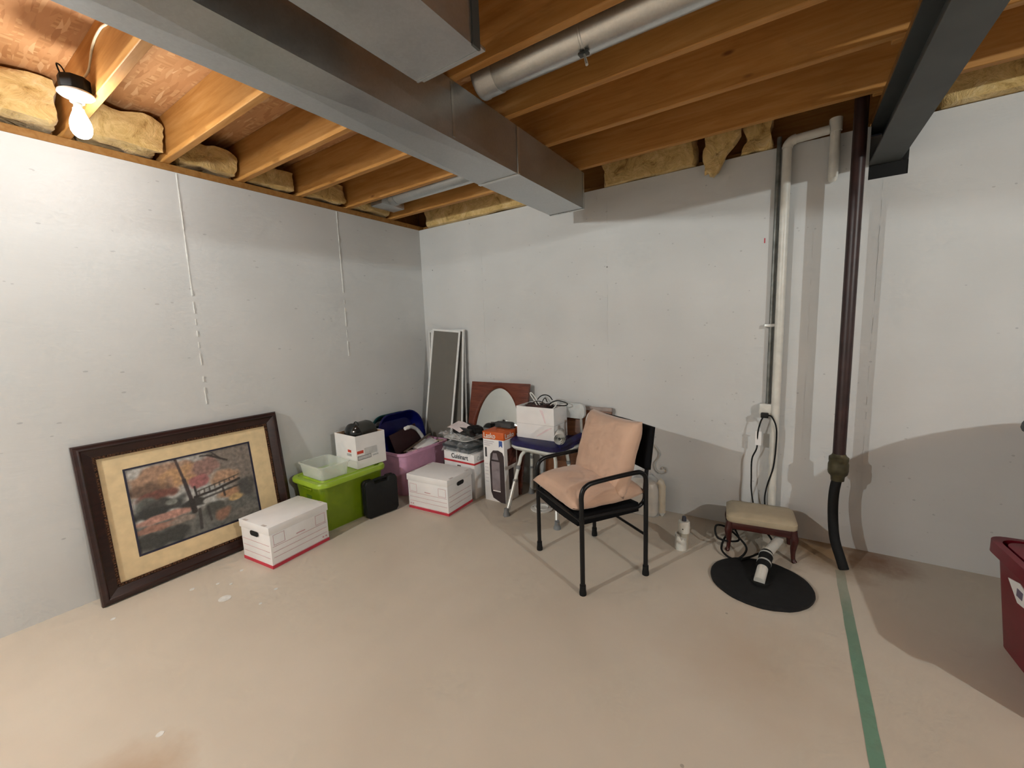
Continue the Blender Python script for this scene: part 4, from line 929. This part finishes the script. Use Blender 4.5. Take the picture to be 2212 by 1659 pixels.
tag(o, 'thin pale scroll standing for a shadow mark on the wall right of the armchair', 'wire')

# ------------------------------------------------------------------ footstool
x, y, a = boxcentre((3.197, -.362), 6.2, .362, .25)
g = thing('footstool', 'small dark red footstool with a beige padded top', 'footstool', (x, y, 0), a)
hw, hd = .178, .122
R = [ring(hw - .004, hd - .004, .02, .186), ring(hw + .004, hd + .004, .03, .20), ring(hw + .004, hd + .004, .03, .222), ring(hw - .012, hd - .012, .03, .238), ring(hw - .06, hd - .05, .03, .244), ring(.02, .015, .01, .245)]
MB().loft(R).build('padded_top', plain('beige_vinyl', (.47, .39, .27, 1), .5, var=.05), g)
M_dr = mat_wood('dark_red_wood', (.035, .006, .005, 1), (.07, .014, .010, 1), .35)
for sy in (-1, 1): MB().box(-hw + .02, hw - .02, sy * (hd - .012) - .009, sy * (hd - .012) + .009, .145, .187).build('apron', M_dr, g, bevel=.003)
for sx in (-1, 1): MB().box(sx * (hw - .012) - .009, sx * (hw - .012) + .009, -hd + .02, hd - .02, .145, .187).build('apron', M_dr, g, bevel=.003)
for sx in (-1, 1):
    for sy in (-1, 1):
        bx, by = sx * (hw - .016), sy * (hd - .016)
        MB().tube(smoothpath([(bx, by, .187), (bx + sx * .006, by + sy * .006, .13), (bx + sx * .002, by + sy * .002, .07), (bx + sx * .004, by + sy * .004, .02), (bx + sx * .012, by + sy * .012, .0)], 4), [.019] * 3 + [.021] * 2 + [.019, .017, .016, .014, .0125, .0115, .011, .011, .012, .013, .014, .013], 10).build('leg', M_dr, g)
o = MB().tube(smoothpath([(2.86, -.17, .06), (2.90, -.33, .05), (2.80, -.42, .08), (2.78, -.38, .14), (2.84, -.30, .10), (2.95, -.42, .06), (2.90, -.50, .012), (2.82, -.44, .03), (2.86, -.28, .09), (3.0, -.24, .12), (3.08, -.30, .06), (3.0, -.42, .03), (2.93, -.52, .03)], 8), .006, 8).build('coiled_cord', M_rubber)
tag(o, 'black pump cord coiled under the beige footstool', 'cord')

# ------------------------------------------------------------------ sump cover and pipe
g = thing('sump_cover', 'round black sump pit cover on the floor before the footstool', 'cover', (3.035, -.668, 0))
b = MB(); ns = 64; rr = [.238 + .003 * noise.noise((math.cos(k / ns * 2 * PI) * 6, math.sin(k / ns * 2 * PI) * 6, 1)) for k in range(ns)]
cr = lambda q, z: [(q * rr[k] * math.cos(2 * PI * k / ns), q * rr[k] * .96 * math.sin(2 * PI * k / ns), z) for k in range(ns)]
b.loft([cr(1, 0), cr(1.005, .006), cr(1, .014), cr(.97, .018), cr(.9, .018), cr(.3, .020), cr(.02, .020)]); b.build('disc', plain('black_polymer', (.010, .010, .011, 1), .6, var=.2, scale=30, spec=.3), g)
MB().lathe([(.034, .019), (.046, .019), (.046, .030), (.034, .030)], 20, 'z', (0.0, -.02, 0)).build('grommet', M_rubber, g)
g = thing('sump_pipe', 'white pump pipe with a black rubber coupling rising from the sump cover', 'pipe', (3.032, -.685, 0))
A, Bp, Cp, Dp = Vector((0, 0, .022)), Vector((.012, .075, .07)), Vector((.022, .17, .095)), Vector((.085, .40, .105))
MB().tube([A + Vector((0, -.03, .015)), Bp], .026, 18).build('lower_pipe', M_pvc, g)
MB().tube([Bp - (Cp - Bp) * .15, Bp, Bp.lerp(Cp, .5), Cp, Cp + (Cp - Bp) * .12], [.029, .034, .033, .034, .029], 18).build('rubber_coupling', M_rubber, g)
for k in (.2, .82): MB().tube([Bp.lerp(Cp, k), Bp.lerp(Cp, k + .10)], .0355, 18).build('hose_clamp', M_alu, g)
MB().tube([Cp, Dp], .025, 18).build('upper_pipe', M_pvc, g)

# ------------------------------------------------------------------ red tote at the right edge and what stands on it
g = thing('red_tote', 'dark red storage tote cut off by the right edge', 'tote', (4.115, -.90, 0), math.radians(4))
M_rt = plain('dark_red_plastic', (.19, .005, .016, 1), .35, var=.08)
open_tub(.225, .33, .44, .84, .06, .004, .018, .05).build('body', M_rt, g)
MB().loft([ring(.205, .31, .055, .428), ring(.205, .31, .055, .436)]).build('lid_panel', M_rt, g)
b = MB().prism([(.04, .28), (.12, .27), (.20, .33), (.12, .35), (.05, .33)], -.2205, -.2115, 'yz').build('white_label', M_card, g, smooth=False)
MB().box(-.2213, -.2206, .09, .13, .295, .325).build('label_print', plain('purple_grey_print', (.18, .15, .22, 1), .6), b, smooth=False)
g = thing('domed_cover', 'dark grey domed cover poking in at the right edge above the red tote', 'cover', (4.41, -.70, .437))
MB().lathe([(.001, 0), (.20, 0), (.23, .06), (.30, .46), (.001, .46)], 32).build('body', plain('wine_red_cloth', (.16, .02, .02, 1), .8), g)
MB().lathe([(.001, .4605), (.47, .4605), (.515, .475), (.512, .495), (.44, .545), (.32, .60), (.16, .635), (.001, .645)], 40).build('dome', plain('charcoal_lid', (.05, .055, .055, 1), .6), g)
